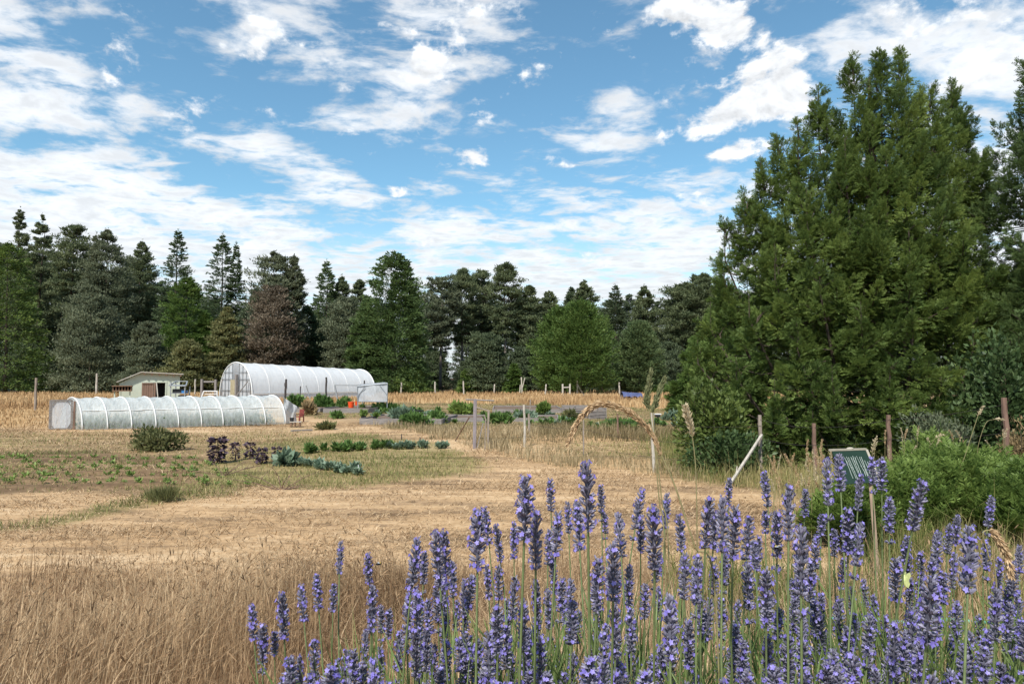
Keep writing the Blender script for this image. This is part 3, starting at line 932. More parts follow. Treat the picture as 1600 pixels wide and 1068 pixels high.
G_BACK = 'trees of the wood edge'
TREES = [
    # px, top, D, half width px, kind, foliage, label, name, extra
    (8, 383, 92, 66, 'redwood', 'redwood', 'broad mid green redwood at the far left edge of the meadow', 'redwood_tree', {}),
    (22, 331, 116, 24, 'pine', 'pine', 'tallest dark pine top at the far left above the broad redwood', 'pine_tree', {}),
    (57, 339, 114, 24, 'pine', 'pine', 'dark pine with a narrow second top at the far left of the wood', 'pine_tree', {}),
    (108, 359, 108, 30, 'tall_pine', 'pine', 'open crowned pine with sky showing behind its bare stem, left part of the wood', 'pine_tree', {}),
    (160, 363, 104, 44, 'pine', 'pine_grey', 'broad grey green pine with a double top, left of the shed', 'pine_tree', {'tops': [(-16, 368, 26)]}),
    (140, 470, 93, 50, 'bushy', 'pine_grey', 'low bushy grey olive pine reaching to the meadow, left of the shed', 'pine_tree', {}),
    (216, 381, 112, 30, 'pine', 'pine', 'brownish thin topped pine behind the shed roof', 'pine_tree', {}),
    (228, 508, 88, 32, 'bushy', 'pine_grey', 'small silver grey bushy tree just behind the green shed', 'small_tree', {}),
    (272, 363, 108, 36, 'spruce', 'spruce', 'pointed dark spruce with one spire, between shed and white greenhouse', 'spruce_tree', {}),
    (288, 436, 95, 50, 'redwood', 'bright', 'mid green billowing redwood behind the right side of the shed', 'redwood_tree', {'tops': [(30, 490, 30)]}),
    (292, 536, 88, 32, 'bushy', 'olive', 'small yellow green tree behind the rack beside the shed', 'small_tree', {}),
    (343, 370, 108, 38, 'spruce', 'spruce', 'tall twin spired spruce left of the brown pine', 'spruce_tree', {'tops': [(22, 384, 24)]}),
    (352, 484, 91, 26, 'bushy', 'olive', 'yellow olive tree at the left end of the white greenhouse', 'small_tree', {}),
    (396, 455, 104, 26, 'pine', 'shadowy', 'dark shaggy pine half hidden behind the brown dying pine', 'pine_tree', {}),
    (426, 398, 97, 48, 'pine', 'pine_grey', 'tall ragged pine top rising out of brown foliage', 'pine_tree', {'tops': [(30, 403, 24)]}),
    (424, 452, 94, 48, 'bushy', 'brown', 'dying brown conifer above the left half of the white greenhouse', 'brown_conifer', {}),
    (478, 480, 104, 42, 'redwood', 'spruce', 'dark green conifer above the middle of the white greenhouse', 'spruce_tree', {}),
    (508, 410, 108, 30, 'spruce', 'cypress', 'thin pale spruce with a feathery spire right of the brown pine', 'spruce_tree', {}),
    (532, 434, 110, 22, 'pine', 'pine', 'small dark pine top beside the feathery spire', 'pine_tree', {}),
    (540, 470, 96, 44, 'pine', 'pine_grey', 'arching grey green pine left of the big dark redwood', 'pine_tree', {}),
    (613, 396, 92, 70, 'redwood', 'redwood_dark', 'large dense dark green redwood at the right end of the white greenhouse', 'redwood_tree', {'tops': [(14, 402, 50), (-42, 470, 36)]}),
    (560, 440, 108, 24, 'pine', 'pine', 'dark pine touching the left shoulder of the big redwood', 'pine_tree', {}),
    (688, 440, 104, 28, 'tall_pine', 'pine_grey', 'bare stemmed pine just right of the big dark redwood', 'pine_tree', {'bark': 'bark_grey'}),
    (722, 431, 108, 28, 'tall_pine', 'pine', 'tall bare stemmed pine, second right of the big dark redwood', 'pine_tree', {'bark': 'bark_grey'}),
    (752, 430, 112, 26, 'tall_pine', 'pine', 'tall pine with a flat top above the dark grey bushy tree', 'pine_tree', {'bark': 'bark_grey'}),
    (790, 418, 106, 26, 'tall_pine', 'pine', 'highest pine left of the pale rounded trees with a long bare stem', 'pine_tree', {'bark': 'bark_grey'}),
    (828, 450, 108, 28, 'pine', 'pine', 'dark dense pine touching the left side of the rounded bright trees', 'pine_tree', {}),
    (858, 458, 116, 24, 'pine', 'pine', 'pine top peeping out just left of the rounded bright trees', 'pine_tree', {}),
    (762, 527, 93, 36, 'bushy', 'shadowy', 'dark grey bushy tree reaching the ground below the tall pines', 'small_tree', {}),
    (803, 570, 90, 13, 'spruce', 'bright', 'small bright green young conifer by the meadow posts', 'young_conifer', {}),
    (731, 578, 92, 15, 'spruce', 'redwood', 'small dark young conifer among the bare pine stems', 'young_conifer', {}),
    (640, 585, 90, 24, 'bushy', 'redwood', 'low dark shrubby tree beneath the right side of the big redwood', 'small_tree', {}),
    (878, 478, 88, 46, 'dome', 'bright', 'left one of the bright rounded trees in the middle of the wood', 'rounded_tree', {}),
    (908, 471, 86, 54, 'dome', 'bright', 'tallest bright rounded tree in the middle of the wood', 'rounded_tree', {}),
    (998, 500, 90, 36, 'dome', 'cypress', 'blunt grey green rounded tree behind the blue tarp', 'rounded_tree', {}),
    (913, 442, 114, 26, 'pine', 'pine', 'dark pine head rising straight above the tallest rounded tree', 'pine_tree', {}),
    (893, 452, 118, 20, 'pine', 'shadowy', 'narrow dark pine head above the left rounded tree', 'pine_tree', {}),
    (962, 448, 110, 30, 'spruce', 'shadowy', 'very dark spruce between the rounded trees', 'spruce_tree', {}),
    (1008, 449, 112, 26, 'pine', 'pine', 'pine with tiered branches above the grey green rounded tree', 'pine_tree', {}),
    (1066, 452, 110, 32, 'tall_pine', 'pine', 'dark pine with bare stems left of the huge near conifer', 'pine_tree', {'bark': 'bark_grey'}),
    (1098, 436, 108, 28, 'tall_pine', 'pine', 'tall pine half hidden by the huge near conifer', 'pine_tree', {'bark': 'bark_grey'}),
    (1130, 440, 104, 28, 'pine', 'pine', 'pine just peeping out beside the left flank of the huge near conifer', 'pine_tree', {}),
    (1036, 603, 88, 14, 'spruce', 'bright', 'tiny green young conifer left of the huge near conifer', 'young_conifer', {}),
]
for (px, top, D, hw, kind, fol, label, name, ex) in TREES:
    far_tree(px, top, D, hw, kind, fol, label, name, **ex)


def build_background_wood():
    """the rest of the wood behind the countable trees: one mass"""
    rng = np.random.default_rng(5)
    VV = []; FF = []; TT = []; o = 0
    protos = [conifer(np.random.default_rng(300 + i), 20, 4.0, k) for i, k in enumerate(('pine', 'tall_pine', 'spruce', 'bushy'))]
    tr = MB()
    for px in np.arange(-160, 1800, 17.0):
        if 678 < px < 724 or 1050 < px < 1064:
            continue
        D = rng.uniform(118, 140)
        px = px + rng.uniform(-8, 8)
        env = np.interp(px, [-160, 60, 110, 200, 250, 400, 480, 560, 640, 700, 800, 900, 1000, 1100, 1200, 1800], [360, 390, 410, 410, 430, 490, 465, 455, 452, 450, 452, 462, 460, 452, 440, 380])
        top = env + rng.uniform(0, 30)
        b = gD(px, D)
        H = at(px, top, D).z - b.z
        V, Fq, T, lm = protos[rng.integers(0, 4)]
        a = rng.uniform(0, 6.28)
        s = H / 20.0
        X = V.copy() * s
        X = np.stack([X[:, 0] * math.cos(a) - X[:, 1] * math.sin(a) + b.x, X[:, 0] * math.sin(a) + X[:, 1] * math.cos(a) + b.y, X[:, 2] + b.z], 1)
        VV.append(X); FF.append(Fq + o); TT.append(np.clip(T + rng.normal(0, .1), 0, 1)); o += len(X)
        tr.tube([(b.x, b.y, b.z - .2), (b.x + rng.normal(0, .3), b.y, b.z + H * .5), (b.x + rng.normal(0, .4), b.y, b.z + H * .95)], [.26, .18, .04], 6)
    # understorey at the wood's foot
    und = conifer(np.random.default_rng(310), 6, 3.2, 'bushy')
    for px in np.arange(-160, 1800, 20.0):
        if 682 < px < 722: continue
        D = rng.uniform(98, 124); b = gD(px + rng.uniform(-8, 8), D)
        s = rng.uniform(.5, 1.25); a = rng.uniform(0, 6.28)
        X = und[0] * s
        X = np.stack([X[:, 0] * math.cos(a) - X[:, 1] * math.sin(a) + b.x, X[:, 0] * math.sin(a) + X[:, 1] * math.cos(a) + b.y, X[:, 2] + b.z], 1)
        VV.append(X); FF.append(und[1] + o); TT.append(und[2]); o += len(X)
    wood = link('background_wood', np_mesh('background_wood', np.concatenate(VV), np.concatenate(FF), M['fol_shadowy'], tint=np.concatenate(TT)))
    tag(wood, 'dark mass of distant pines and undergrowth behind the wood edge', 'woodland', kind='stuff')
    t = tr.build('wood_trunks', M['bark'], wood)
    t['kind'] = 'stuff'


build_background_wood()


# ---- the huge near conifer: many leaders, foliage in upswept sprays
def spray_template(rng, n=26):
    """flat feathery twig, length 1 along +X, leaf pairs to both sides"""
    s = np.sort(rng.uniform(.02, 1, n))
    sd = np.where(np.arange(n) % 2 == 0, 1, -1)
    P = np.stack([s, np.zeros(n), -.10 * s ** 2 + rng.normal(0, .01, n)], 1)
    D = np.stack([np.full(n, .75), sd * rng.uniform(.5, 1.0, n), rng.normal(.05, .18, n)], 1)
    L = (.44 * (1 - .55 * s)) * rng.uniform(.75, 1.25, n)
    V, Fq = leaves(P, D, L, .040 * np.ones(n), rng, np.array([[0, 0, 1.0]]) + rng.normal(0, .35, (n, 3)))
    return V, Fq


def place_sprays(P, D, L, tint, rng, templates, out=None):
    """copy spray twigs to points P, pointing along D, roughly level"""
    D = unit(D)
    up = np.array([[0, 0, 1.0]]) + rng.normal(0, .28, D.shape)
    if out is not None: up = up * .62 + out * .75
    s = unit(np.cross(up, D)); u = np.cross(D, s)
    VV = []; FF = []; TT = []; o = 0
    which = rng.integers(0, len(templates), len(P))
    for k, (V, Fq) in enumerate(templates):
        idx = np.where(which == k)[0]
        if len(idx) == 0: continue
        X = (P[idx, None, :] + L[idx, None, None] * (V[None, :, 0:1] * D[idx, None, :] + V[None, :, 1:2] * s[idx, None, :] + V[None, :, 2:3] * u[idx, None, :]))
        n = len(V)
        VV.append(X.reshape(-1, 3))
        FF.append((Fq[None] + (np.arange(len(idx)) * n)[:, None, None] + o).reshape(-1, 4))
        tt = np.repeat(tint[idx][:, None], n, 1) + rng.normal(0, .06, (len(idx), n)) + V[None, :, 0] * .22 - .1   # young pale tips
        TT.append(np.clip(tt, 0, 1).ravel())
        o += len(idx) * n
    return np.concatenate(VV), np.concatenate(FF), np.concatenate(TT)


def big_conifer(name, label, trunk_px, trunk_D, leaders, fol, seed, dens=1.0, trunk_r=.28, L0=.36):
    rng = np.random.default_rng(seed)
    tmpl = [spray_template(np.random.default_rng(900 + i)) for i in range(6)]
    base = gD(trunk_px, trunk_D)
    t = thing(name, label, 'tree', base)
    PP = []; DD = []; LL = []; TT = []; OO = []
    mb = MB()
    topz = max(at(px, ty, D).z for (px, ty, D, rm, ln) in leaders)
    CO = []
    for (px, ty, D, rmax, ln) in leaders:
        tp = at(px, ty, D) - base; q0 = max(.15, tp.z - ln)
        CO.append((tp.x, tp.y, tp.z, q0, rmax, ln, .25 if ln > 6 else .55))

    def buried(p, self_i):
        """is a twig deep inside another leader's foliage?"""
        for j, (lx, ly, lz, q0, rm, ln, ff) in enumerate(CO):
            if j == self_i or not (q0 < p[2] < lz): continue
            u = (lz - p[2]) / (lz - q0)
            rr_ = rm * min(1.0, (u * ln) * .40 / rm)
            g = 1 - u * .6
            if math.hypot(p[0] - lx * (ff + (1 - ff) * g), p[1] - ly * (ff + (1 - ff) * g)) < .30 * rr_: return True
        return False

    mb.tube([(0, 0, -.2), (.05, .03, topz * .35), (-.03, 0, topz * .7), (0, 0, topz * .93)], [trunk_r * 1.3, trunk_r, trunk_r * .55, .03], 10)
    for li, (px, ty, D, rmax, ln) in enumerate(leaders):
        tip = at(px, ty, D) - base
        z0 = max(.15, tip.z - ln)
        foot = Vector((tip.x, tip.y, 0)) * (.25 if ln > 6 else .55)
        root = Vector((foot.x, foot.y, z0 + .1))
        stem0 = Vector((0, 0, max(.3, z0 - 1.2)))
        mb.tube([stem0, root * .5 + Vector((tip.x, tip.y, z0 + (tip.z - z0) * .35)) * .5, Vector((tip.x, tip.y, tip.z - ln * .25)), tip], [.07, .05, .018, .004], 6, caps=False)
        area = math.pi * rmax * ln * .8
        ltint = rng.normal(0, .07)
        zc = max(0.0, min(1.0, (tip.z - 1.0) / 10.0))
        for mode, nb in (('fill', int(area * 1.5 * dens)), ('bough', int(area * 1.5 * dens))):
            for u in rng.uniform(0, 1, nb) ** (1.05 if mode == 'bough' else .7):      # 0 tip .. 1 foot of this leader
                z = tip.z - u * (tip.z - z0)
                x_ = u * ln
                r = rmax * (min(1.0, x_ * .40 / rmax) * (.6 + .4 * math.sqrt(max(0, 1 - max(0, u - .75) ** 2 * 9))) + .02)
                ph = rng.uniform(0, 6.283)
                if math.sin(ph) > .75 and rng.uniform() < .4: continue       # far side needs fewer twigs
                out = np.array([math.cos(ph), math.sin(ph), 0]); side = np.array([-math.sin(ph), math.cos(ph), 0])
                cx = foot.x + (tip.x - foot.x) * (1 - u * .6); cy = foot.y + (tip.y - foot.y) * (1 - u * .6)
                hz = min(1, max(0, z / 9.0))
                if mode == 'fill':
                    r *= rng.uniform(.25, .75)
                    k = 4 + int(r * 6)
                    s = rng.uniform(.2, 1.0, k)
                    p = np.array([[cx, cy, z]]) + out * (s * r)[:, None] + side * (rng.normal(0, .22, k) * r)[:, None] + np.array([0, 0, 1]) * rng.normal(-.05, .12, k)[:, None]
                    d = out + side * rng.normal(0, .6, k)[:, None] + np.array([0, 0, 1]) * rng.uniform(-.2, .5, k)[:, None]
                    ll = L0 * rng.uniform(.7, 1.3, k)
                    oo = np.repeat(out[None], k, 0)
                    tn = .40 + ltint + rng.normal(0, .05, k)
                else:
                    # a bough: a tapering, upswept cone of twigs with a pointed end
                    a_ = out * (.95 - .50 * hz + .15 * rng.normal()) + side * rng.normal(0, .22) + np.array([0, 0, 1]) * (.10 + 1.02 * hz + .12 * rng.normal())
                    a_ = a_ / np.linalg.norm(a_)
                    Lb = rng.uniform(.75, 1.55) * min(1.0, .22 + x_ * .30)
                    p0 = np.array([cx, cy, z - .45 * Lb]) + out * max(.0, r * rng.uniform(.85, 1.15) - Lb * .5)
                    if buried(p0 + a_ * Lb * .5, li): continue
                    k = int(14 + 62 * Lb ** 1.5)
                    tt = np.concatenate([[1.0, .96], rng.uniform(0, .97, k - 2) ** .85])
                    q1 = np.cross(a_, side); q1 = q1 / np.linalg.norm(q1); q2 = np.cross(a_, q1)
                    al = np.arange(k) * 2.4 + rng.uniform(0, 6.28) + rng.normal(0, .3, k)
                    perp = q1 * np.cos(al)[:, None] + q2 * np.sin(al)[:, None]
                    rb = (.30 * Lb * (1 - tt) ** .8 + .01) * rng.uniform(.35, .95, k)
                    p = p0 + a_ * (tt * Lb)[:, None] + perp * rb[:, None]
                    d = a_ * (.40 + .75 * tt)[:, None] + perp * (1.0 - .72 * tt)[:, None] + rng.normal(0, .16, (k, 3)) + np.array([0, 0, .04])
                    ll = L0 * (1.10 - .58 * tt) * rng.uniform(.8, 1.2, k) * min(1, .45 + Lb * .6)
                    oo = perp * .5 + out * .6
                    tn = .50 + ltint + rng.normal(0, .15) + rng.normal(0, .05, k)
                q = p[:, 2] > .05
                PP.append(p[q]); DD.append(d[q]); LL.append(ll[q]); OO.append(oo[q])
                TT.append(np.clip(tn, 0, 1)[q])
                if mode == 'bough':
                    c0 = Vector((cx, cy, z - .35)); mb.tube([c0, Vector(p0), Vector(p0 + a_ * Lb * .8)], [.022, .014, .004], 4, caps=False)
        # tip shoots
        k = 90
        x_ = rng.uniform(0, 1, k) ** .8 * 1.5
        ph = rng.uniform(0, 6.283, k); rr = .01 + x_ * .11
        PP.append(np.stack([tip.x + rr * np.cos(ph) * .5, tip.y + rr * np.sin(ph) * .5, tip.z - .10 - x_], 1))
        DD.append(np.stack([np.cos(ph), np.sin(ph), 1.6 - .9 * x_ + rng.normal(0, .15, k)], 1)); OO.append(np.stack([np.cos(ph), np.sin(ph), 0 * ph], 1)); LL.append(.10 + x_ * .13); TT.append(rng.uniform(.35, .65, k))
    V, Fq, T = place_sprays(np.concatenate(PP), np.concatenate(DD), np.concatenate(LL), np.concatenate(TT), rng, tmpl, np.concatenate(OO))
    print(name, len(Fq), 'leaves')
    link('crown', np_mesh('crown', V, Fq, M['fol_' + fol], tint=T), t)
    mb.build('trunk', M['bark'], t, smooth=True)
    return t


BIG = [
    # px, tip y, D, max radius m, length m
    (1375, 82, 19.0, 2.1, 8.0), (1406, 78, 19.3, 2.0, 8.0), (1333, 86, 19.6, 2.1, 8.0), (1455, 128, 19.2, 2.0, 7.5), (1487, 126, 20.0, 1.7, 7.0),
    (1278, 136, 19.4, 1.9, 7.0), (1246, 185, 19.0, 1.6, 6.0), (1214, 205, 19.6, 1.5, 6.0), (1512, 190, 19.6, 1.5, 6.0), (1524, 262, 20.2, 1.1, 5.0),
    (1188, 248, 19.2, 1.5, 5.5), (1163, 296, 19.0, 1.4, 5.0), (1132, 345, 19.3, 1.3, 4.5), (1130, 420, 19.0, 1.2, 3.8), (1110, 470, 18.8, 1.15, 3.2),
    (1320, 215, 18.2, 1.5, 4.5), (1385, 230, 18.0, 1.6, 4.5), (1440, 205, 18.3, 1.5, 4.5), (1260, 290, 18.0, 1.5, 4.2), (1480, 290, 18.2, 1.5, 4.2),
    (1345, 345, 17.4, 1.5, 4.0), (1420, 350, 17.3, 1.5, 4.0), (1210, 380, 17.6, 1.4, 3.8), (1280, 400, 17.1, 1.4, 3.6), (1500, 400, 17.6, 1.4, 3.6),
    (1170, 450, 17.6, 1.3, 3.2), (1345, 470, 16.7, 1.4, 3.0), (1425, 480, 16.6, 1.4, 3.0), (1245, 500, 16.8, 1.35, 2.9), (1520, 500, 17.2, 1.3, 2.9),
    (1090, 530, 18.2, 1.2, 2.6), (1150, 555, 17.2, 1.2, 2.3), (1300, 570, 16.3, 1.25, 2.0), (1390, 565, 16.2, 1.2, 1.9), (1210, 590, 16.7, 1.2, 2.1), (1470, 570, 16.6, 1.2, 1.9),
    (1085, 600, 18.0, 1.1, 2.0), (1130, 640, 17.6, 1.1, 1.5), (1200, 650, 17.0, 1.1, 1.4), (1270, 640, 16.7, 1.1, 1.4), (1440, 650, 16.8, 1.1, 1.3), (1350, 630, 17.0, 1.1, 1.2), (1520, 610, 16.6, 1.2, 1.9), (1115, 690, 17.2, .8, .8), (1100, 500, 19.2, 1.2, 3), (1535, 470, 19.5, 1.3, 3.6),
]
big_conifer('giant_conifer', 'huge dense green conifer with many pointed tops filling the right side', 1372, 19.2, BIG, 'redwood', 41, 1.05, L0=.265)
EDGE = [(1648, 50, 17.5, 1.5, 6.5), (1606, 84, 17.2, .8, 4.5), (1672, 30, 17.8, 2.0, 8), (1636, 230, 16.8, 1.0, 4.0), (1664, 180, 17.0, 1.6, 6), (1622, 345, 16.6, .95, 3.2), (1670, 330, 16.0, 1.5, 5),
        (1612, 450, 16.2, 1.0, 3.0), (1650, 480, 15.6, 1.2, 3.2), (1592, 520, 16.3, 1.0, 2.6), (1710, 200, 17, 1.8, 7), (1715, 400, 16, 1.8, 5)]
big_conifer('edge_conifer', 'tall dark conifer cut off by the right edge of the view', 1655, 17.6, EDGE, 'redwood_dark', 42, 1.0, L0=.25)
MIDT = [(1118, 478, 44, 2.4, 6.5), (1090, 520, 42, 2.2, 4.8), (1142, 470, 46, 2.5, 7), (1075, 570, 41, 1.6, 2.8)]
big_conifer('green_conifer', 'lighter green conifer standing behind the left flank of the huge conifer', 1118, 44, MIDT, 'bright', 43, .8, .2, .6)

# ------------------------------------------------------------------ greenhouses
def arch_pts(w, h, n=14, sq=2.3):
    """cross-section of a hoop house: super-ellipse arch from -w/2 to w/2"""
    out = []
    for i in range(n + 1):
        a = math.pi * i / n
        c, s_ = math.cos(a), math.sin(a)
        out.append((-w / 2 * math.copysign(abs(c) ** (2 / sq), c), h * abs(s_) ** (2 / sq)))
    return out


def grid_mesh(name, rows, mat, parent, smooth=True):
    V = np.array(rows, dtype=float); nr, nc = V.shape[:2]
    i = np.arange(nr - 1)[:, None] * nc; j = np.arange(nc - 1)[None, :]
    Fq = np.stack([i + j, i + j + 1, i + nc + j + 1, i + nc + j], -1).reshape(-1, 4)
    return link(name, np_mesh(name, V.reshape(-1, 3), Fq, mat, smooth=smooth), parent)


def low_tunnel():
    A = gp(128, 672); B = gp(446, 664)
    ax = (B - A); ax.z = 0; Ln = ax.length; ax.normalize()
    nrm = Vector((ax.y, -ax.x, 0))                       # towards the camera
    w = 2.1; h = at(120, 622, A.y + .6).z
    O = A - nrm * (w / 2)
    rz = math.atan2(ax.y, ax.x)
    t = thing('caterpillar_tunnel', 'long low hoop tunnel under wrinkled clear plastic with white ribs, left of the garden', 'greenhouse', O, rz)
    rng = np.random.default_rng(3)
    nb = 9
    SK = .46                                             # the hoops stand skew to the tunnel's length
    stations = [Ln * i / nb for i in range(nb + 1)]
    rows = []
    sub = 12
    for i in range(nb * sub + 1):
        x = Ln * i / (nb * sub)
        f = (i % sub) / sub
        sag = math.sin(math.pi * f)
        prof = arch_pts(w, h, 22, 2.05)
        row = []
        for k, (py, pz) in enumerate(prof):
            dip = 1 - .030 * sag * (pz / h) - .02 * math.sin(i * .9 + k * .4) * sag
            pull = 1 - .06 * sag * (1 - abs(2 * k / 22 - 1))
            wr = .022 * math.sin(k * 1.1 + 5 * f + i // sub) * sag + .018 * math.sin(f * 25 - k * .9) * (1 - pz / h)
            row.append((x - SK * (py + w / 2), py * pull + wr, pz * dip + wr * .5 + .01))
        rows.append(row)
    grid_mesh('cover', rows, M['film'], t)
    for x in stations:
        mb = MB(); pr = arch_pts(w + .045, h + .012, 20, 2.05)
        mb.tube([(x + .01 * math.sin(x * 3) - SK * (a + w / 2), a, b) for a, b in pr], .028, 8)
        mb.build('hoop', M['white'], t, smooth=True)
    mb = MB()                                            # purlin along the near side
    mb.tube([(Ln * k / 20 - SK * w * .09, -w * .41 + .012 * math.sin(k), h * .60 + .015 * math.sin(k * 2.2)) for k in range(21)], .016, 6)
    mb.build('purlin', M['white'], t)
    # left end wall with film, and a loose flap at the right end
    mb = MB(); pr = arch_pts(w, h, 22, 2.05)
    V = [(.02 - SK * w / 2, 0, 0)] + [(.02 - SK * (a + w / 2), a, b) for a, b in pr]
    mb.add(V, [(0, i, i + 1) for i in range(1, len(V) - 1)])
    mb.build('end_wall', M['film'], t)
    rows = []
    for i in range(9):
        rows.append([(Ln - SK * w * .1 + .02 + .085 * i + .02 * math.sin(k), -w * .40 + .10 * math.sin(i * 1.4 + k * .5) + .05 * i, h * .93 * (1 - k / 9) * (1 - .045 * i) + .02) for k in range(10)])
    grid_mesh('loose_flap', rows, M['cloth'], t)
    # open door: tall framed panel swung out to the left
    P0 = at(111, 627, A.y - .05); P1 = at(77, 629, A.y + .25)
    z1 = h * .93
    d0 = gp(111, 671); d1 = gp(77, 672)
    inv = Matrix.Rotation(-rz, 3, 'Z')
    q0 = inv @ (Vector((d0.x, d0.y, 0)) - Vector((O.x, O.y, 0))); q1 = inv @ (Vector((d1.x, d1.y, 0)) - Vector((O.x, O.y, 0)))
    zz = Vector((0, 0, z1)); e = Vector((0, 0, .05))
    mb = MB()
    mb.bar(q0 + e, q0 + zz, .07, .05); mb.bar(q1 + e, q1 + zz, .07, .05)
    mb.bar(q0 + zz, q1 + zz, .07, .05); mb.bar(q0 + e, q1 + e, .07, .05)
    u = (q1 - q0)
    for a, b, c, d in ((.0, .72, .25, 1), (1, .72, .75, 1), (0, .2, .2, 0), (1, .2, .8, 0)):
        mb.bar(q0 + u * a + zz * b + e, q0 + u * c + zz * max(d, .03), .05, .03)
    dr = mb.build('door', M['timber'], t)
    n2 = Vector((u.y, -u.x, 0)).normalized() * .012
    rows = [[q0 + u * (i / 6) + zz * (k / 6) * .98 + e + n2 * (1 + math.sin(i * 2 + k)) for k in range(7)] for i in range(7)]
    grid_mesh('door_film', rows, M['cloth'], dr)
    mb = MB()                                            # door jambs in weathered red brown wood
    for yy in (-.36, .36):
        mb.bar((-.04 - SK * (yy + w / 2), yy, 0), (-.04 - SK * (yy + w / 2), yy, h * .9), .07, .07)
    mb.bar((-.04 - SK * (w / 2 - .36), -.36, h * .55), (-.04 - SK * (w / 2 + .36), .36, h * .55), .05, .05)
    mb.build('door_jambs', M['post_red'], t)
    # crops growing inside, seen through the film
    rng = np.random.default_rng(8)
    n = 5200
    P = np.stack([rng.uniform(.3, Ln - .3, n), rng.choice([-.62, -.2, .42], n) + rng.normal(0, .11, n), rng.uniform(.02, .42, n) ** 1.0 * (1 + .4 * np.sin(np.arange(n)))], 1)
    P[:, 2] = np.abs(P[:, 2]); P[:, 0] -= .46 * (P[:, 1] + 1.05)
    V, Fq = leaves(P, rng.normal(size=(n, 3)) + np.array([0, 0, .9]), rng.uniform(.08, .2, n), rng.uniform(.02, .05, n), rng)
    o = link('tunnel_crop', np_mesh('tunnel_crop', V, Fq, M['fol_bright'], tint=np.repeat(rng.uniform(.2, 1, n), 4)), None, O)
    o.rotation_euler = (0, 0, rz)
    tag(o, 'green crop growing inside the low plastic tunnel', 'crop', kind='stuff')


low_tunnel()


def high_tunnel():
    D0, D1 = 64.0, 76.0
    L0 = at(369, 566, D0); L1 = at(561, 577, D1)
    h0 = L0.z; h1 = L1.z
    O = Vector((L0.x, L0.y, 0))
    ax = Vector((L1.x - L0.x, L1.y - L0.y, 0)); Ln = ax.length; ax.normalize()
    rz = math.atan2(ax.y, ax.x)
    w = 5.4
    t = thing('high_tunnel', 'large white film covered arched greenhouse in front of the dying brown conifer', 'greenhouse', O, rz)
    nb = 8
    def hh(x): return h0 + (h1 - h0) * x / Ln
    rows = []
    for i in range(nb * 4 + 1):
        x = Ln * i / (nb * 4); sag = math.sin(math.pi * ((i % 4) / 4))
        rows.append([(x, a, b * (1 - .004 * sag)) for a, b in gothic(w, hh(x), 26)])
    grid_mesh('cover', rows, M['film_big'], t)
    for i in range(nb + 1):
        x = Ln * i / nb
        mb = MB(); mb.tube([(x, a, b) for a, b in gothic(w + .02, hh(x) + .010, 26)], .022 if 0 < i < nb else .06, 8)
        mb.build('hoop', M['white'], t, smooth=True)
    # open left end: studs, rails, a plywood door, film on the outer bays
    mb = MB(); g = gothic(w, h0, 26)
    def top(y):
        return float(np.interp(y, [a for a, b in g], [b for a, b in g]))
    for y in (-1.75, -1.15, -.55, .55, 1.15, 1.75):
        mb.bar((-.02, y, 0), (-.02, y, top(y)), .06, .06)
    for z in (1.05, 2.1, 2.75):
        ys = [y for y in np.linspace(-2.3, 2.3, 93) if top(y) > z]
        mb.bar((-.08, ys[0], z), (-.08, ys[-1], z), .05, .05)
    mb.build('end_frame', M['metal'], t)
    mb = MB(); mb.box((-.16, .1, 1.02), (.05, 1.0, 2.0)); mb.bar((-.20, -.35, .1), (-.20, .55, 1.9), .08, .04)
    mb.build('door', surf('plywood', (.42, .37, .24), (.34, .29, .19), .8, 3), t)
    mb = MB(); mb.bar((-.3, -.60, 0), (-.3, -.60, 2.5), .22, .22); mb.build('door_post', M['timber'], t)
    for sgn in (-1, 1):
        ys = np.linspace(.62, 2.25, 12)
        mb = MB(); V = []; Fc = []
        for y in ys: V += [(0.02, sgn * y, 0.02), (0.02, sgn * y, max(.03, top(sgn * y) - .03))]
        Fc = [(2 * i, 2 * i + 2, 2 * i + 3, 2 * i + 1) for i in range(len(ys) - 1)]
        mb.add(V, Fc); mb.build('end_film', M['cloth'], t)
    mb = MB(); V = [(Ln - .02, 0, 0)] + [(Ln - .02, a, b) for a, b in gothic(w, h1, 26)]
    mb.add(V, [(0, i, i + 1) for i in range(1, len(V) - 1)]); mb.build('end_wall', M['film_big'], t)
    mb = MB(); mb.bar((0.1, -w / 2 - .03, .75), (Ln - .1, -w / 2 - .03, .75), .05, .10); mb.build('hip_board', M['white'], t)
    mb = MB(); mb.bar((-1.5, -w / 2 + .9, 0), (-.1, -w / 2 + .55, 1.9), .10, .08); mb.build('brace', M['timber'], t)


def gothic(w, h, n):
    """arch with a slight peak"""
    out = []
    for i in range(n + 1):
        u = -1 + 2 * i / n
        a = (1 - abs(u))
        th = a * math.pi / 2
        y = math.copysign(math.cos(th) ** .92, u) * w / 2
        z = h * (math.sin(th) ** .80) if a > 0 else 0
        z = min(h, z * .965 + h * .035 * a ** 1.0)
        out.append((y, z))
    return out


high_tunnel()


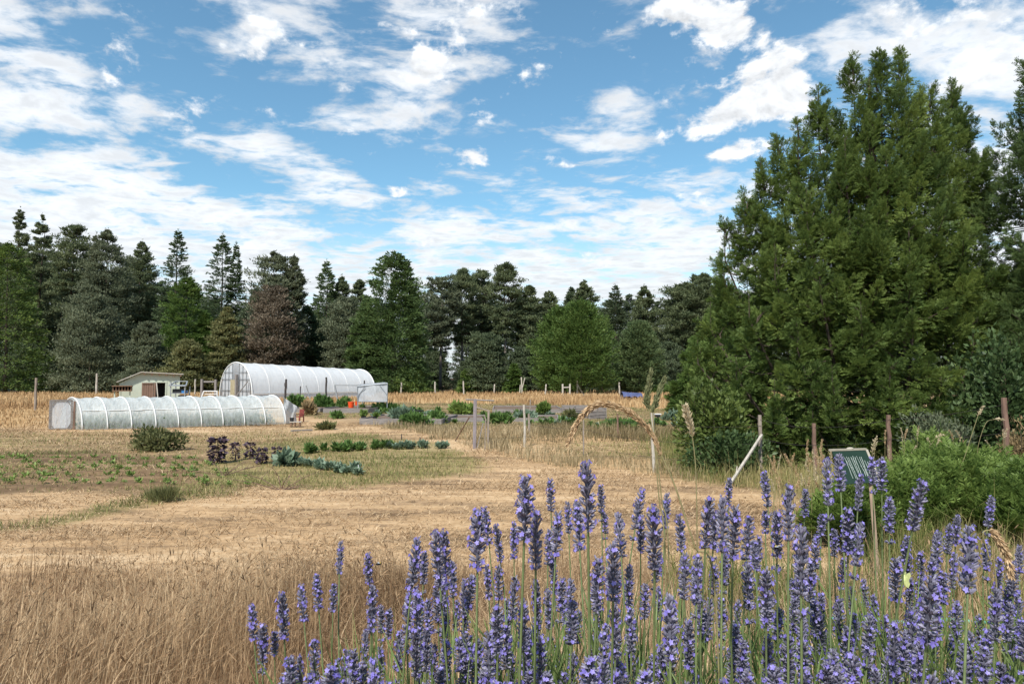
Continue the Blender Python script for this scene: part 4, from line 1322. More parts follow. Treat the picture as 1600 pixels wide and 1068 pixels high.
# ------------------------------------------------------------------ shed and what stands round it
def shed():
    D = 62.0
    def X(px): return (px - 800) / F * D
    def LX(px): return (X(px) - X(236)) * .885
    def Z(py): return at(800, py, D).z
    O = Vector((X(236), D, 0))
    t = thing('garden_shed', 'pale mint green shed with a lopsided roof and open dark doorway', 'shed', O, R_(29))
    x0, x1 = LX(188.5), LX(282.5)
    xr = LX(221)
    e0 = Z(598.5); e1 = Z(585.0); r = Z(582.2)
    dep = 3.2
    d0, d1 = LX(241.4), LX(259.4); dz = Z(597.7)
    mb = MB()
    # front wall with a door opening, sides, back
    pr = [(x0, 0), (x0, e0), (xr, r), (x1, e1), (x1, 0), (d1, 0), (d1, dz), (d0, dz), (d0, 0)]
    # front wall split in pieces round the opening
    zf = lambda x: float(np.interp(x, [x0, xr, x1], [e0, r, e1]))
    fr = [[(x0, 0), (d0, 0), (d0, zf(d0)), (xr, r), (x0, e0)], [(d1, 0), (x1, 0), (x1, e1), (d1, zf(d1))], [(d0, dz), (d1, dz), (d1, zf(d1)), (d0, zf(d0))]]
    for poly in fr:
        n = len(poly)
        V = [(a, 0, b) for a, b in poly] + [(a, .1, b) for a, b in poly]
        mb.add(V, [tuple(range(n)), tuple(range(2 * n - 1, n - 1, -1))] + [(i, i + n, (i + 1) % n + n, (i + 1) % n) for i in range(n)])
    mb.box((x0 + .05, .1 + dep / 2, e0 / 2), (.1, dep, e0)); mb.box((x1 - .05, .1 + dep / 2, e1 / 2), (.1, dep, e1))
    bk = [(x0, 0), (x1, 0), (x1, e1), (xr, r), (x0, e0)]
    mb.add([(a, dep + .1, b) for a, b in bk], [(4, 3, 2, 1, 0)])
    wl = mb.build('wall', M['mint'], t)
    mb = MB(); mb.box(((d0 + d1) / 2, .9, dz / 2), (d1 - d0 + 1.2, .03, dz + .4)); mb.build('doorway_shade_panel', M['black'], wl)  # black panel stands for the shade inside the doorway
    # roof: two slopes, with boards and rafter tails
    mb = MB()
    a0 = Vector((LX(184.2), 0, Z(595.6))); a1 = Vector((xr, 0, Z(580.2))); a2 = Vector((LX(287.8), 0, Z(583.4)))
    th = .10
    for p, q in ((a0, a1), (a1, a2)):
        y0, y1 = -.35, dep + .35
        V = [(p.x, y0, p.z), (q.x, y0, q.z), (q.x, y0, q.z - th), (p.x, y0, p.z - th), (p.x, y1, p.z), (q.x, y1, q.z), (q.x, y1, q.z - th), (p.x, y1, p.z - th)]
        mb.add(V, [(0, 1, 2, 3), (7, 6, 5, 4), (0, 4, 5, 1), (3, 2, 6, 7), (0, 3, 7, 4), (1, 5, 6, 2)])
    rf = mb.build('roof', M['roofing'], t)
    for k in range(6):
        f = .08 + k * .17
        c = a1.lerp(a2, f)
        mb = MB(); mb.box((c.x, -.12, c.z - th - .10), (.12, .4, .18)); mb.build('rafter', M['wood'], rf)
    mb = MB(); mb.box((LX(231.5), -.06, dz / 2), (LX(240.5) - LX(223), .06, dz))
    for k in range(6):
        mb.box((LX(224.2) + k * .19, -.10, dz / 2), (.15, .03, dz - .02))
    dr = mb.build('door', surf('brown_door', (.30, .19, .14), (.22, .14, .10), .8, 6, (4, 1, .3)), t)
    mb = MB(); mb.bar((LX(223.5), -.14, dz * .95), (LX(240), -.14, dz * .95), .05, .03); mb.build('door_rail', M['wood'], dr)
    for x in (x0 + .06, x1 - .06):
        mb = MB(); mb.box((x, -.02, (e0 if x < 0 else e1) / 2 - .05), (.12, .04, (e0 if x < 0 else e1) - .1)); mb.build('corner_board', M['mint'], t)
    mb = MB(); mb.box(((d0 + d1) / 2, -.02, dz + .06), (d1 - d0 + .24, .04, .10)); mb.box((d1 + .06, -.02, dz / 2), (.10, .04, dz - .01)); mb.build('door_frame', M['mint'], t)
    # nest box on legs at the left corner
    D2 = 59.9
    Xb = lambda px: (px - 800) / F * D2
    zb0, zb1 = at(0, 611, D2).z, at(0, 602, D2).z
    b = thing('nest_box', 'long slatted wooden nest box on legs at the left corner of the green shed', 'nest box', (Xb(192.5), D2, 0), R_(22))
    wd = (Xb(206.5) - Xb(177.5)) * .9
    mb = MB()
    mb.box((0, 0, zb0 + .04), (wd, .55, .08)); mb.box((0, -.05, zb1 - .04), (wd + .1, .7, .08)); mb.box((0, .27, (zb0 + zb1) / 2), (wd, .04, zb1 - zb0 - .16))
    for k in range(7): mb.box((-wd / 2 + .05 + (wd - .1) * k / 6, 0, (zb0 + zb1) / 2), (.07, .52, zb1 - zb0 - .16))
    mb.build('box', M['wood'], b)
    mb = MB(); mb.box((0, .20, (zb0 + zb1) / 2), (wd - .05, .05, zb1 - zb0 - .18)); mb.build('nest_shade_panel', M['black'], b)  # black board behind the slats stands for the shade in the box
    for sx in (-wd * .4, wd * .4):
        mb = MB(); mb.bar((sx, 0, 0), (sx, 0, zb0), .10, .10); mb.build('leg', M['mint'], b)
    # rack with a white corrugated lid to the right
    D3 = 60.0
    Xc = lambda px: (px - 800) / F * D3
    c = thing('potting_rack', 'open rack with a tilted white lid right of the green shed', 'rack', (Xc(282), D3, 0))
    zt1, zt0 = at(0, 595.5, D3).z, at(0, 602.5, D3).z
    xa, xb = Xc(269.5) - Xc(282), Xc(295.5) - Xc(282)
    mb = MB()
    for x, z in ((xa, zt1), (xb, zt0)):
        for y in (-.4, .5): mb.bar((x + (.1 if x < 0 else -.12), y, 0), (x + (.1 if x < 0 else -.12), y, z - .06), .07, .07)
    for z in (.35, .85): mb.box((0, .05, z), (xb - xa - .2, .9, .05))
    mb.build('frame', M['metal'], c)
    mb = MB()
    P = [Vector((xa, -.5, zt0 + .02)), Vector((xb, -.5, zt0)), Vector((xb - .45, .7, zt1)), Vector((xa + .05, .7, zt1 + .02))]
    for i in range(4): mb.bar(P[i], P[(i + 1) % 4], .10, .08)
    mb.add([P[0], P[1], P[1].lerp(P[2], .22), P[0].lerp(P[3], .22)], [(0, 1, 2, 3)])
    mb.build('lid', M['metal'], c)
    mb = MB(); mb.box((-.1, .1, 1.05), (.9, .6, .34)); mb.box((.35, .0, .55), (.7, .6, .28)); mb.build('dark_trays', M['blackplastic'], c)
    q = MB(); q.box((.0, .0, .09), (.42, .3, .18)); q.box((0, 0, .20), (.46, .34, .03))
    o = q.build('plastic_crate', M['blue'], None); o.location = (Xc(291), D3 - .15, .88); tag(o, 'small blue plastic crate on the right end of the potting rack', 'crate')
    # leaning pole
    mb = MB(); p0 = Vector((Xc(231) - Xc(236.5), 1.75, at(0, 597.5, 61.6).z)); p1 = Vector((Xc(242.5) - Xc(236.5), .9, .02))
    mb.tube([p1, p0], .045, 8)
    o = mb.build('leaning_pole', M['post_pale'], None); o.location = (Xc(236.5), D3 - .2, 0); tag(o, 'pale pole leaning across the brown door of the shed', 'pole')


shed()


# ------------------------------------------------------------------ posts and gates
post_rng = random.Random(4)


def post(px, ytop, D, wpx, mat, label, group='posts of the meadow and garden fences', lean=0.0, name='fence_post', staple=True):
    b = gD(px, D)
    tp = at(px + lean, ytop, D)
    H = tp.z - b.z
    w = max(.035, wpx / F * D * (.78 if D > 70 else .92))
    t = thing(name, label, 'post', b, 0, group)
    mb = MB()
    k = 6
    jx = [post_rng.uniform(-.10, .10) * w for _ in range(k + 1)]
    pts = [Vector(((tp.x - b.x) * i / k + jx[i], post_rng.uniform(-.1, .1) * w, -.25 if i == 0 else H * i / k)) for i in range(k + 1)]
    mb.tube(pts, [w / 2 * post_rng.uniform(.9, 1.08) for _ in range(k)] + [w / 2 * .92], 7)
    mb.build('shaft', M[mat], t, smooth=False)
    return t, b, tp


def bars(name, label, cat, segs, mat, group=None, base=None):
    """a small thing made of straight pieces; every piece is (part name, p0, p1, width)"""
    base = base or Vector((segs[0][1].x, segs[0][1].y, 0))
    t = thing(name, label, cat, base, 0, group)
    for s in segs:
        mb = MB(); mb.bar(s[1] - base, s[2] - base, s[3], s[3] * .8)
        mb.build(s[0], M[s[4] if len(s) > 4 else mat], t)
    return t


FP = [
    (57, 590, 46, 4.0, 'post', 'grey wooden post on the far left, nearest of the meadow posts'),
    (151, 583, 84, 4.0, 'post_pale', 'tall pale post standing left of the green shed'),
    (305, 592, 76, 3.2, 'post_pale', 'pale post between the potting rack and the wooden frame'),
    (627, 597, 86, 3.2, 'post_pale', 'short pale post just right of the white row cover box'),
    (680, 596, 86, 3.2, 'post_pale', 'pale post below the bare pine stems'),
    (725, 595, 84, 3.2, 'post_pale', 'pale post behind the tall garden gate'),
    (772, 600, 88, 3.0, 'post_pale', 'short pale post below the dark grey bushy tree'),
    (812, 601, 86, 2.6, 'post_pale', 'short pale post beside the taller forked stick'),
    (852, 600, 82, 3.0, 'post_pale', 'pale post before the left side of the bright rounded trees'),
    (968, 597, 84, 3.2, 'post_pale', 'pale post just left of the blue tarp'),
    (940, 600, 86, 2.4, 'post', 'thin dark post between braced post and blue tarp'),
    (446, 592, 60, 3.6, 'post_dark', 'black post in front of the second bay of the white greenhouse'),
    (469, 603, 60, 1.8, 'post_dark', 'thin dark stake in front of the white greenhouse'),
    (510, 589, 60, 3.2, 'post_dark', 'black post in front of the middle of the white greenhouse'),
    (569, 594, 56, 2.4, 'post_dark', 'thin black post behind the row cover box'),
    (1058, 602, 52, 4.0, 'metal', 'grey pipe post left of the huge conifer in the meadow'),
    (820, 632, 21.6, 4.6, 'post_pale', 'pale garden fence post, first right of the gate'),
    (827, 646, 24.8, 4.2, 'post', 'short dark garden post just behind the first pale post'),
    (828, 624, 44, 2.2, 'post', 'thin far garden stake seen above the pale fence post'),
    (911, 655, 19.6, 2.6, 'post', 'thin grey stake behind the arching grass head'),
    (965, 646, 24.5, 3.2, 'post_red', 'thin brown post behind the arching grass head'),
    (1020, 645, 16.4, 6.0, 'post_pale', 'pale grey fence post at the end of the long fence grass'),
    (1187, 648, 15.6, 6.5, 'post', 'weathered post with a stick leaning against it, before the huge conifer'),
    (1271, 661, 15.0, 7.0, 'post_red', 'shortest brown post among dry grass left of the green sign'),
    (1388, 648, 15.2, 7.5, 'post_red', 'brown post just right of the green sign'),
    (1570, 621, 13.6, 9.0, 'post_red', 'thick rough post above the green bush at the right edge'),
]
POSTS = {}
for (px, yt, D, w, mat, lab) in FP:
    POSTS[px] = post(px, yt, D, w, mat, lab, lean=post_rng.uniform(-1.2, 1.2))
# wire clip and insulator on the pipe post
mb = MB(); pb = POSTS[1058][1]
mb.ell((0.06, -.10, at(0, 609, 52).z - pb.z), (.16, .12, .20)); mb.build('insulator', M['white'], POSTS[1058][0], smooth=True)
mb = MB(); mb.box((0.05, -.06, at(0, 599, 60).z - .1), (.22, .1, .3)); mb.build('wire_reel', M['post_dark'], POSTS[446][0])
# forked thin stick
b = gD(816, 86); bars('forked_stick', 'tall thin forked stick standing among the meadow posts', 'stick', [('stem', b, at(814.5, 589, 86), .17), ('fork', at(816, 606, 86), at(820, 590, 86), .12)], 'post_pale')
# meadow frame of two posts and a rail
b1, b2 = gD(879, 82), gD(890, 82)
bars('rail_frame', 'two pale posts joined by one rail in the far meadow', 'fence frame', [('post', b1, at(879, 599.5, 82), .24), ('post', b2, at(890.5, 599.5, 82), .22), ('rail', at(879.8, 605, 82), at(889.8, 604.5, 82), .16)], 'post_pale')
b1 = gD(902, 84)
bars('braced_post', 'tall pale post with a slanting brace before the bright rounded trees', 'post', [('post', b1, at(901.5, 594.5, 84), .25), ('brace', at(902.8, 601, 84), gD(912.5, 84), .18)], 'post_pale')
# wooden frame left of the white greenhouse, and the white low frame before it
b1, b2 = gD(315.5, 64), gD(337, 64)
bars('gate_frame', 'grey wooden gate frame at the left end of the white greenhouse', 'gate frame', [('post', b1, at(315.5, 592, 64), .22), ('post', b2, at(337, 592.5, 64), .22), ('rail', at(317.5, 596, 64.12), at(335, 596, 64.12), .19)], 'timber')
b1, b2 = gD(312, 58), gD(341, 58)
bars('pipe_frame', 'low white pipe frame before the wooden gate frame', 'frame', [('leg', b1, at(318, 611.5, 58), .10), ('leg', b2, at(339, 611.5, 58), .10), ('rail', at(317.8, 610.8, 58), at(340, 610.8, 58), .10), ('rail', at(315.5, 615.5, 58.1), at(339, 615.0, 58.1), .07)], 'white')
# thin pipe frame before the greenhouse
bars('trellis_frame', 'thin dark pipe frame standing before the right half of the white greenhouse', 'frame', [('leg', gD(529, 58), at(523, 602, 58), .13), ('rail', at(522.6, 601.3, 58), at(560, 602, 58), .12), ('leg', gD(559.5, 58), at(559.5, 602.2, 58), .08)], 'metal')
bars('slanted_prop', 'thin prop slanting against the white greenhouse side', 'prop', [('stick', gD(487, 60), at(478, 602, 60), .08)], 'metal')
# the tall garden gate
Dg = 21.2
g0 = gD(741.5, Dg); g1 = gD(762, Dg - .25)
t = thing('garden_gate', 'tall grey garden gate with a thin top beam and leaning braces', 'gate', g0)
mb = MB(); mb.bar(Vector((0, 0, -.2)), at(742.5, 623, Dg) - g0, .115, .10); mb.build('gate_post', surf('grey_gate_post', (.30, .26, .27), (.19, .16, .17), .85, 12, (1, 1, .2), .4), t)
mb = MB(); mb.tube([at(728, 623.8, Dg + .3) - g0, at(745, 624.5, Dg - .05) - g0, at(772, 625.6, Dg - .3) - g0], .022, 6); mb.build('top_beam', M['timber'], t)
lf = MB(); lf.bar(g1 - g0, at(763.5, 640, Dg - .25) - g0, .075, .06); lf.bar(at(758.5, 655, Dg - .28) - g0, gD(758, Dg - .28) - g0, .03, .03); lf.bar(at(745, 636, Dg - .08) - g0, at(764.5, 641.5, Dg - .24) - g0, .035, .03)
lf.bar(at(757, 648, Dg - .2) - g0, at(765, 676, Dg - .26) - g0, .03, .03)
lf.build('gate_leaf', M['post'], t)
mb = MB(); mb.bar(at(755, 660, Dg - .12) - g0, gD(745.5, Dg - .1) - g0, .03, .03); mb.build('brace', M['timber'], t)
bars('leaning_stake', 'rusty stake leaning in the fence grass left of the garden gate', 'stake', [('stick', gp(711, 689), at(733.5, 651, 21.6), .03)], 'post_red')
bars('leaning_stick', 'pale bare stick leaning against the weathered post before the huge conifer', 'stick', [('stick', gD(1133, 13.9), at(1190.5, 679, 15.45), .05), ('twig', at(1152, 728, 14.4), at(1150, 742, 14.35), .018)], 'post_pale')

# wire strung between the right hand posts and along the garden fence: hair-thin but real
def wire(label, pts, r=.004):
    base = pts[0].copy()
    mb = MB()
    P = []
    for a, b in zip(pts[:-1], pts[1:]):
        for k in range(6):
            f = k / 6
            q = a.lerp(b, f); q.z -= .05 * 4 * f * (1 - f)
            P.append(q - base)
    P.append(pts[-1] - base)
    mb.tube(P, r, 4)
    o = mb.build('fence_wire', M['post_dark'], None); o.location = base
    tag(o, label, 'wire', 'wires of the right hand fence')


for k, (zf, lab) in enumerate(((.93, 'upper thin wire strung between the brown posts before the huge conifer'), (.62, 'lower thin wire strung between the brown posts before the huge conifer'))):
    wire(lab, [POSTS[p][1].lerp(POSTS[p][2], zf) + Vector((0, -.05, 0)) for p in (1187, 1271, 1388, 1570)])

wire_pts = [Vector((g0.x, g0.y, g0.z))] + [POSTS[p][1] for p in (820, 911, 1020, 1187)]
for k, (zh, lab) in enumerate(((1.15, 'upper thin wire running from the garden gate along the fence posts to the huge conifer'), (.75, 'middle thin wire running from the garden gate along the fence posts'), (.35, 'lowest thin wire running from the garden gate along the fence posts'))):
    wire(lab, [p + Vector((0, -.06, zh)) for p in wire_pts], .0035)

# ------------------------------------------------------------------ the green sign
def sign():
    Ds = 8.0
    s = Ds / F
    TL = at(1300.5, 703.5, Ds)
    TR = at(1352.5, 702.0, Ds + .22)
    lo_, hi_ = -.6, .2                                   # depth of the lower edge that makes the corners square
    for _ in range(40):
        md = (lo_ + hi_) / 2
        if (TR - TL).dot(at(1322, 756, Ds + md) - TL) > 0: hi_ = md
        else: lo_ = md
    a = TR - TL
    b = at(1322, 756, Ds + md) - TL
    n = a.cross(b).normalized()
    if n.y > 0: n = -n
    t = thing('chalkboard_sign', 'tilted dark green board with faded white writing on a wooden stake', 'sign', gD(1352, Ds - .2))
    o = t.location
    an, bn = a.normalized(), b.normalized()
    def P(u, v, d=0.0): return TL + a * u + b * v + n * d - o
    mb = MB()
    V = [P(0, 0, 0), P(1, 0, 0), P(1, 1, 0), P(0, 1, 0), P(0, 0, -.015), P(1, 0, -.015), P(1, 1, -.015), P(0, 1, -.015)]
    mb.add(V, [(0, 1, 2, 3), (7, 6, 5, 4), (0, 4, 5, 1), (1, 5, 6, 2), (2, 6, 7, 3), (3, 7, 4, 0)])
    mb.build('board', M['signgreen'], t)
    pale = surf('pale_frame', (.48, .44, .36), (.36, .32, .25), .8, 10)
    mb = MB()
    mb.bar(P(-.06, -.02, -.004), P(1.02, -.02, -.004), .03, .022)
    mb.build('frame', pale, t)
    mb = MB(); mb.bar(P(1.03, 0, -.01), P(1.03, 1, -.01), .035, .03); mb.build('frame', pale, t)
    mb = MB(); mb.ell(P(.56, -.05, -.004), (.045, .02, .016), nu=8, nv=5); mb.build('hanger', pale, t, smooth=True)
    mb = MB()
    st0 = P(.95, .62, -.045)
    mb.bar(st0, gD(1364, Ds - .5) - o, .042, .03)
    mb.build('stake', surf('tan_stake', (.28, .20, .14), (.20, .14, .095), .85, 10, (1, 1, .2)), t)
    # scrawled writing: rows run up the board, too faded to read
    rng = random.Random(6)
    mb = MB()
    for row in range(11):
        u = .27 + row * .062 + rng.uniform(-.008, .008)
        v = .20 + rng.uniform(-.03, .03) + (.14 if row > 8 else 0)
        vend = rng.uniform(.78, .92)
        lean = rng.uniform(-.03, .03)
        k = 5
        pts = [(u + lean * i / k + rng.uniform(-.006, .006), v + (vend - v) * i / k) for i in range(k + 1)]
        for (u0, v0), (u1, v1) in zip(pts[:-1], pts[1:]):
            mb.bar(P(u0, v0, .003), P(u1, v1, .003), .0042, .0015)
        if row % 3 != 2:                                 # slanting joins between the tall strokes
            w0 = rng.uniform(.0, .5); w1 = w0 + rng.uniform(.2, .45)
            mb.bar(P(u, v + (vend - v) * w0, .0045), P(u + .062, v + (vend - v) * min(1, w1), .0045), .0045, .0015)
    mb.build('lettering', M['chalk'], t)


sign()

# ------------------------------------------------------------------ shrubs and garden plants
M['fol_kale'] = foliage('purple_kale', (.032, .020, .030), (.125, .085, .110), .2, .5, (.062, .040, .056))
M['fol_cabbage'] = foliage('blue_green_leaf', (.075, .12, .07), (.28, .36, .25), .3, .5, (.165, .23, .155))
M['fol_veg'] = foliage('vegetable_leaf', (.045, .095, .025), (.20, .30, .09), .3, .5, (.10, .175, .045))
M['fol_lime'] = foliage('lime_leaf', (.085, .14, .03), (.27, .36, .10), .35, .5, (.16, .23, .055))
M['fol_willow'] = foliage('grey_willow_leaf', (.075, .095, .055), (.23, .26, .16), .3, .55, (.14, .165, .095))
M['fol_broad'] = foliage('pale_green_leaf', (.055, .085, .022), (.20, .25, .065), .38, .5, (.11, .15, .038))
M['fol_fern'] = foliage('feathery_green', (.080, .130, .028), (.27, .355, .095), .42, .5, (.155, .225, .052))
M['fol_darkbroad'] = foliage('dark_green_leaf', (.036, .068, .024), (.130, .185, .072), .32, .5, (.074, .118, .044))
M['fol_dry'] = foliage('dry_leaf', (.12, .085, .045), (.40, .31, .17), .2, .7, (.25, .18, .09))
M['stem_green'] = surf('green_stem', (.13, .17, .06), (.09, .12, .045), .6, 20)


def bush_arrays(rng, rx, ry, h, n, L, wd, up=.5, lumps=9, hollow=.45, flat=False):
    """leaf arrays of a shrub of half-widths rx, ry and height h, built of several lobes"""
    P = []; T = []; D = []
    cs = []
    for k in range(lumps):
        a = rng.uniform(0, 6.28); q = math.sqrt(rng.uniform(0, 1)) * .62
        zz = rng.uniform(.18, .72) * (1 - .45 * q)
        s = rng.uniform(.30, .46)
        cs.append((q * math.cos(a) * rx, q * math.sin(a) * ry, zz * h, s))
    m = n // lumps
    for (cx, cy, cz, s) in cs:
        u = rand_unit(m, rng)
        rad = rng.uniform(hollow, 1.05, m)[:, None]
        p = np.array([[cx, cy, cz]]) + u * rad * np.array([[rx * s, ry * s, h * s * .85]]) * 1.1
        P.append(p); D.append(u * .8 + rand_unit(m, rng) * .6 + np.array([0, 0, up]))
        T.append(np.clip(rng.normal(.45, .12) + rng.normal(0, .14, m), 0, 1))
    P = np.concatenate(P); D = np.concatenate(D); T = np.concatenate(T)
    k = (P[:, 2] > .02 * h)
    P, D, T = P[k], D[k], T[k]
    n2 = len(P)
    V, Fq = leaves(P, D, L * rng.uniform(.6, 1.3, n2), wd * rng.uniform(.7, 1.3, n2), rng)
    return V, Fq, np.repeat(T, 4), cs


def shrub(name, label, cat, px, D, wpx, ytop, n, L, wd, fol, group=None, up=.4, lumps=9, stem='bark', stem_r=.02, depth=.8, seed=None):
    b = gD(px, D)
    rx = wpx / 2 / F * D
    h = max(.05, at(px, ytop, D).z - b.z)
    rng = np.random.default_rng(seed if seed is not None else int(px * 3 + ytop))
    t = thing(name, label, cat, b, 0, group)
    V, Fq, T, cs = bush_arrays(rng, rx, rx * depth, h, n, L, wd, up, lumps)
    link('leaves', np_mesh('leaves', V, Fq, M['fol_' + fol], tint=T), t)
    mb = MB()
    for (cx, cy, cz, s) in cs:
        mb.tube([(cx * .12, cy * .12, -.03), (cx * .5, cy * .5, cz * .55), (cx, cy, cz), (cx * 1.15, cy * 1.15, min(h * .95, cz + h * s * .6))], [stem_r, stem_r * .8, stem_r * .5, stem_r * .2], 5, caps=False)
    mb.build('stems', M[stem], t, smooth=True)
    return t


# shrubs by the big conifer and along the right side
shrub('leafy_shrub', 'pale green broad leaved shrub at the left foot of the huge conifer', 'shrub', 1112, 16.6, 118, 588, 5200, .14, .038, 'broad', lumps=16, stem_r=.025)
shrub('leafy_shrub', 'low dark green shrub at the foot of the pale green broad leaved shrub', 'shrub', 1140, 15.9, 150, 668, 4200, .12, .032, 'darkbroad', lumps=14, stem_r=.02)
shrub('willow_shrub', 'grey green willow shrub between the sign post and the right edge, under the huge conifer', 'shrub', 1462, 15.4, 110, 625, 4200, .11, .022, 'willow', lumps=13, stem_r=.02)
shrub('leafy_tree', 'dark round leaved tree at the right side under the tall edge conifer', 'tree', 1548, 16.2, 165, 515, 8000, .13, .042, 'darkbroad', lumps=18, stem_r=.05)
shrub('leafy_shrub', 'dark shrub added behind the posts to darken the gap under the huge conifer', 'shrub', 1300, 17.6, 260, 672, 7000, .14, .035, 'darkbroad', lumps=20, stem_r=.02, depth=.4)  # added so that the foot of the crown looks dark
shrub('leafy_shrub', 'dark low growth added to darken the right side under the huge conifer behind the thick post', 'shrub', 1450, 17.4, 300, 655, 7000, .14, .035, 'darkbroad', lumps=20, stem_r=.02, depth=.35)  # added dark growth, gives the look of shade below the branches
shrub('leafy_shrub', 'dense dark undergrowth added behind the trunk of the huge conifer to darken the gaps', 'shrub', 1350, 22.0, 420, 612, 9000, .18, .05, 'darkbroad', lumps=26, stem_r=.02, depth=.25)  # added to cover the bright field behind and read as shade
shrub('twiggy_shrub', 'brownish twiggy shrub at the far right behind the thick post', 'shrub', 1592, 14.6, 90, 622, 2600, .10, .016, 'dry', lumps=10, stem_r=.015)


def feathery(label, px, D, wpx, ytop, n, seed):
    b = gD(px, D); rx = wpx / 2 / F * D; h = at(px, ytop, D).z - b.z
    rng = np.random.default_rng(seed)
    t = thing('feathery_bush', label, 'shrub', b, 0, None)
    tm = [spray_template(np.random.default_rng(950 + i), 22) for i in range(4)]
    q = np.sqrt(rng.uniform(0, 1, n)); a = rng.uniform(0, 6.283, n)
    x = q * np.cos(a) * rx; y = q * np.sin(a) * rx * .75
    dome = h * np.sqrt(np.clip(1 - (q * .96) ** 2.4, 0, 1)) * (1 + .16 * vnoise(x * 3.2, y * 3.2 + 3, seed))
    z = np.clip(dome * rng.uniform(.25, 1.0, n) ** .55, .03, None)
    D_ = np.stack([x / rx * .7, y / rx * .7, np.full(n, .9)], 1) + rng.normal(0, .38, (n, 3))
    T = np.clip(.42 + .16 * vnoise(x * 2.5, y * 2.5, seed + 1) + rng.normal(0, .1, n), 0, 1)
    V, Fq, T = place_sprays(np.stack([x, y, z], 1), D_, rng.uniform(.16, .34, n), T, rng, tm)
    link('leaves', np_mesh('leaves', V, Fq, M['fol_fern'], tint=T), t)
    mb = MB()
    for k in range(26):
        i = int(rng.integers(0, n)); mb.tube([(x[i] * .3, y[i] * .3, -.03), (x[i] * .7, y[i] * .7, z[i] * .6), (x[i], y[i], z[i])], [.015, .010, .004], 4, caps=False)
    mb.build('stems', M['stem_green'], t)
    return t


feathery('big feathery bright green bush on the right below the thick post', 1500, 10.6, 250, 712, 2100, 3)
feathery('feathery green bush right of the green sign, left of the bigger bush', 1415, 10.0, 120, 745, 900, 4)
feathery('feathery green bush cut off by the right edge behind the lavender', 1605, 9.4, 150, 745, 1000, 5)
feathery('low green feathery clump just below the green sign', 1318, 9.2, 110, 772, 700, 6)
feathery('young bright green fern like plant among the dry grass heads behind the big feathery bush', 1450, 13.2, 90, 690, 420, 7)

# plants out in the garden
shrub('ground_bush', 'round dark green bush alone on the dry ground before the low tunnel', 'shrub', 250, 20.6, 84, 664, 2600, .13, .030, 'olive', lumps=11, stem='post_red', stem_r=.018, seed=5)
GB = 'green plants of the vegetable garden'
GARDEN = [
    # name, label, px, base y, width px, top y, fol, n
    ('tall_herb', 'tall green flowering plants just right of the low tunnel, left end of the raised beds', 462, 640, 40, 615, 'veg', 700),
    ('tall_herb', 'green plants in front of the middle of the white greenhouse', 505, 640, 36, 616, 'veg', 700),
    ('tall_herb', 'dark green plant beside the orange tub', 537, 640, 20, 622, 'veg', 420),
    ('dry_plant', 'brownish withered plants in the bed behind the dark gap of the path', 488, 648, 34, 630, 'dry', 500),
    ('asparagus_plant', 'bright lime green feathery clump in the middle of the garden beds', 719, 650, 44, 628, 'lime', 900),
    ('asparagus_plant', 'small bright green clump left of the pallet bins', 853, 650, 22, 631, 'lime', 500),
    ('grey_plant', 'silvery grey green plant heap left in the right hand garden bed', 632, 661, 44, 638, 'cabbage', 800),
    ('leafy_clump', 'green leafy clump in front of the silvery grey plant', 652, 664, 56, 648, 'veg', 700),
    ('leafy_clump', 'low green clump between black tub and lime green clump', 688, 659, 40, 643, 'veg', 500),
    ('leafy_clump', 'low green leaves right of the garden gate top', 780, 662, 60, 650, 'veg', 500),
    ('leafy_clump', 'low blue green leaves left of the lime clump by the pallet bins', 825, 656, 46, 645, 'cabbage', 450),
    ('leafy_clump', 'dark leafy plant in front of the left pallet bin', 892, 662, 24, 644, 'olive', 400),
    ('leafy_clump', 'wide low green patch behind the right side fence grass', 985, 672, 110, 660, 'veg', 800),
    ('leafy_clump', 'dark green leaves right of the grey fence post, by the shrubs', 1048, 657, 30, 644, 'cabbage', 350),
    ('leafy_clump', 'low greens along the back edge of the beds below the row cover box', 600, 642, 60, 632, 'veg', 450),
    ('leafy_clump', 'small green tuft on the path below the beds', 527, 654, 14, 646, 'veg', 160),
    ('leafy_clump', 'small plant on the sandy path right of the pallet bench', 512, 671, 40, 665, 'olive', 200),
]
for i, (nm, lab, px, yb, wpx, yt, fol, n) in enumerate(GARDEN):
    D = gp(px, yb).y
    shrub(nm, lab, 'plant', px, D, wpx, yt, n, .16 + .004 * D, .035 + .001 * D, fol, GB, up=.8, lumps=max(4, int(wpx / 8)), stem='stem_green', stem_r=.012, depth=.55, seed=40 + i)


# rows of vegetables: one plant of each kind, then copies
def rosette(name, fol, seed, n, L, wd, h):
    rng = np.random.default_rng(seed)
    P = np.stack([rng.normal(0, .03, n), rng.normal(0, .03, n), rng.uniform(.01, h, n)], 1)
    a = rng.uniform(0, 6.283, n); e = rng.uniform(.15, 1.2, n)
    D = np.stack([np.cos(a) * np.cos(e), np.sin(a) * np.cos(e), np.sin(e)], 1)
    V, Fq = leaves(P, D, L * rng.uniform(.6, 1.2, n), wd * rng.uniform(.7, 1.2, n), rng, np.array([[0, 0, 1.0]]) + rng.normal(0, .3, (n, 3)))
    return np_mesh(name, V, Fq, M['fol_' + fol], tint=np.repeat(rng.uniform(.15, .95, n), 4))


def plant_row(name, label, group, mesh_list, spots, cat='plant', jitter=1.0):
    r = random.Random(len(spots) + 3)
    for i, (x, y, s) in enumerate(spots):
        o = bpy.data.objects.new(name, mesh_list[i % len(mesh_list)])
        COL.objects.link(o)
        o.location = (x, y, float(zt(x, y)))
        o.rotation_euler = (0, 0, r.uniform(0, 6.28)); o.scale = (s, s, s * r.uniform(.85, 1.2))
        tag(o, label, cat, group)


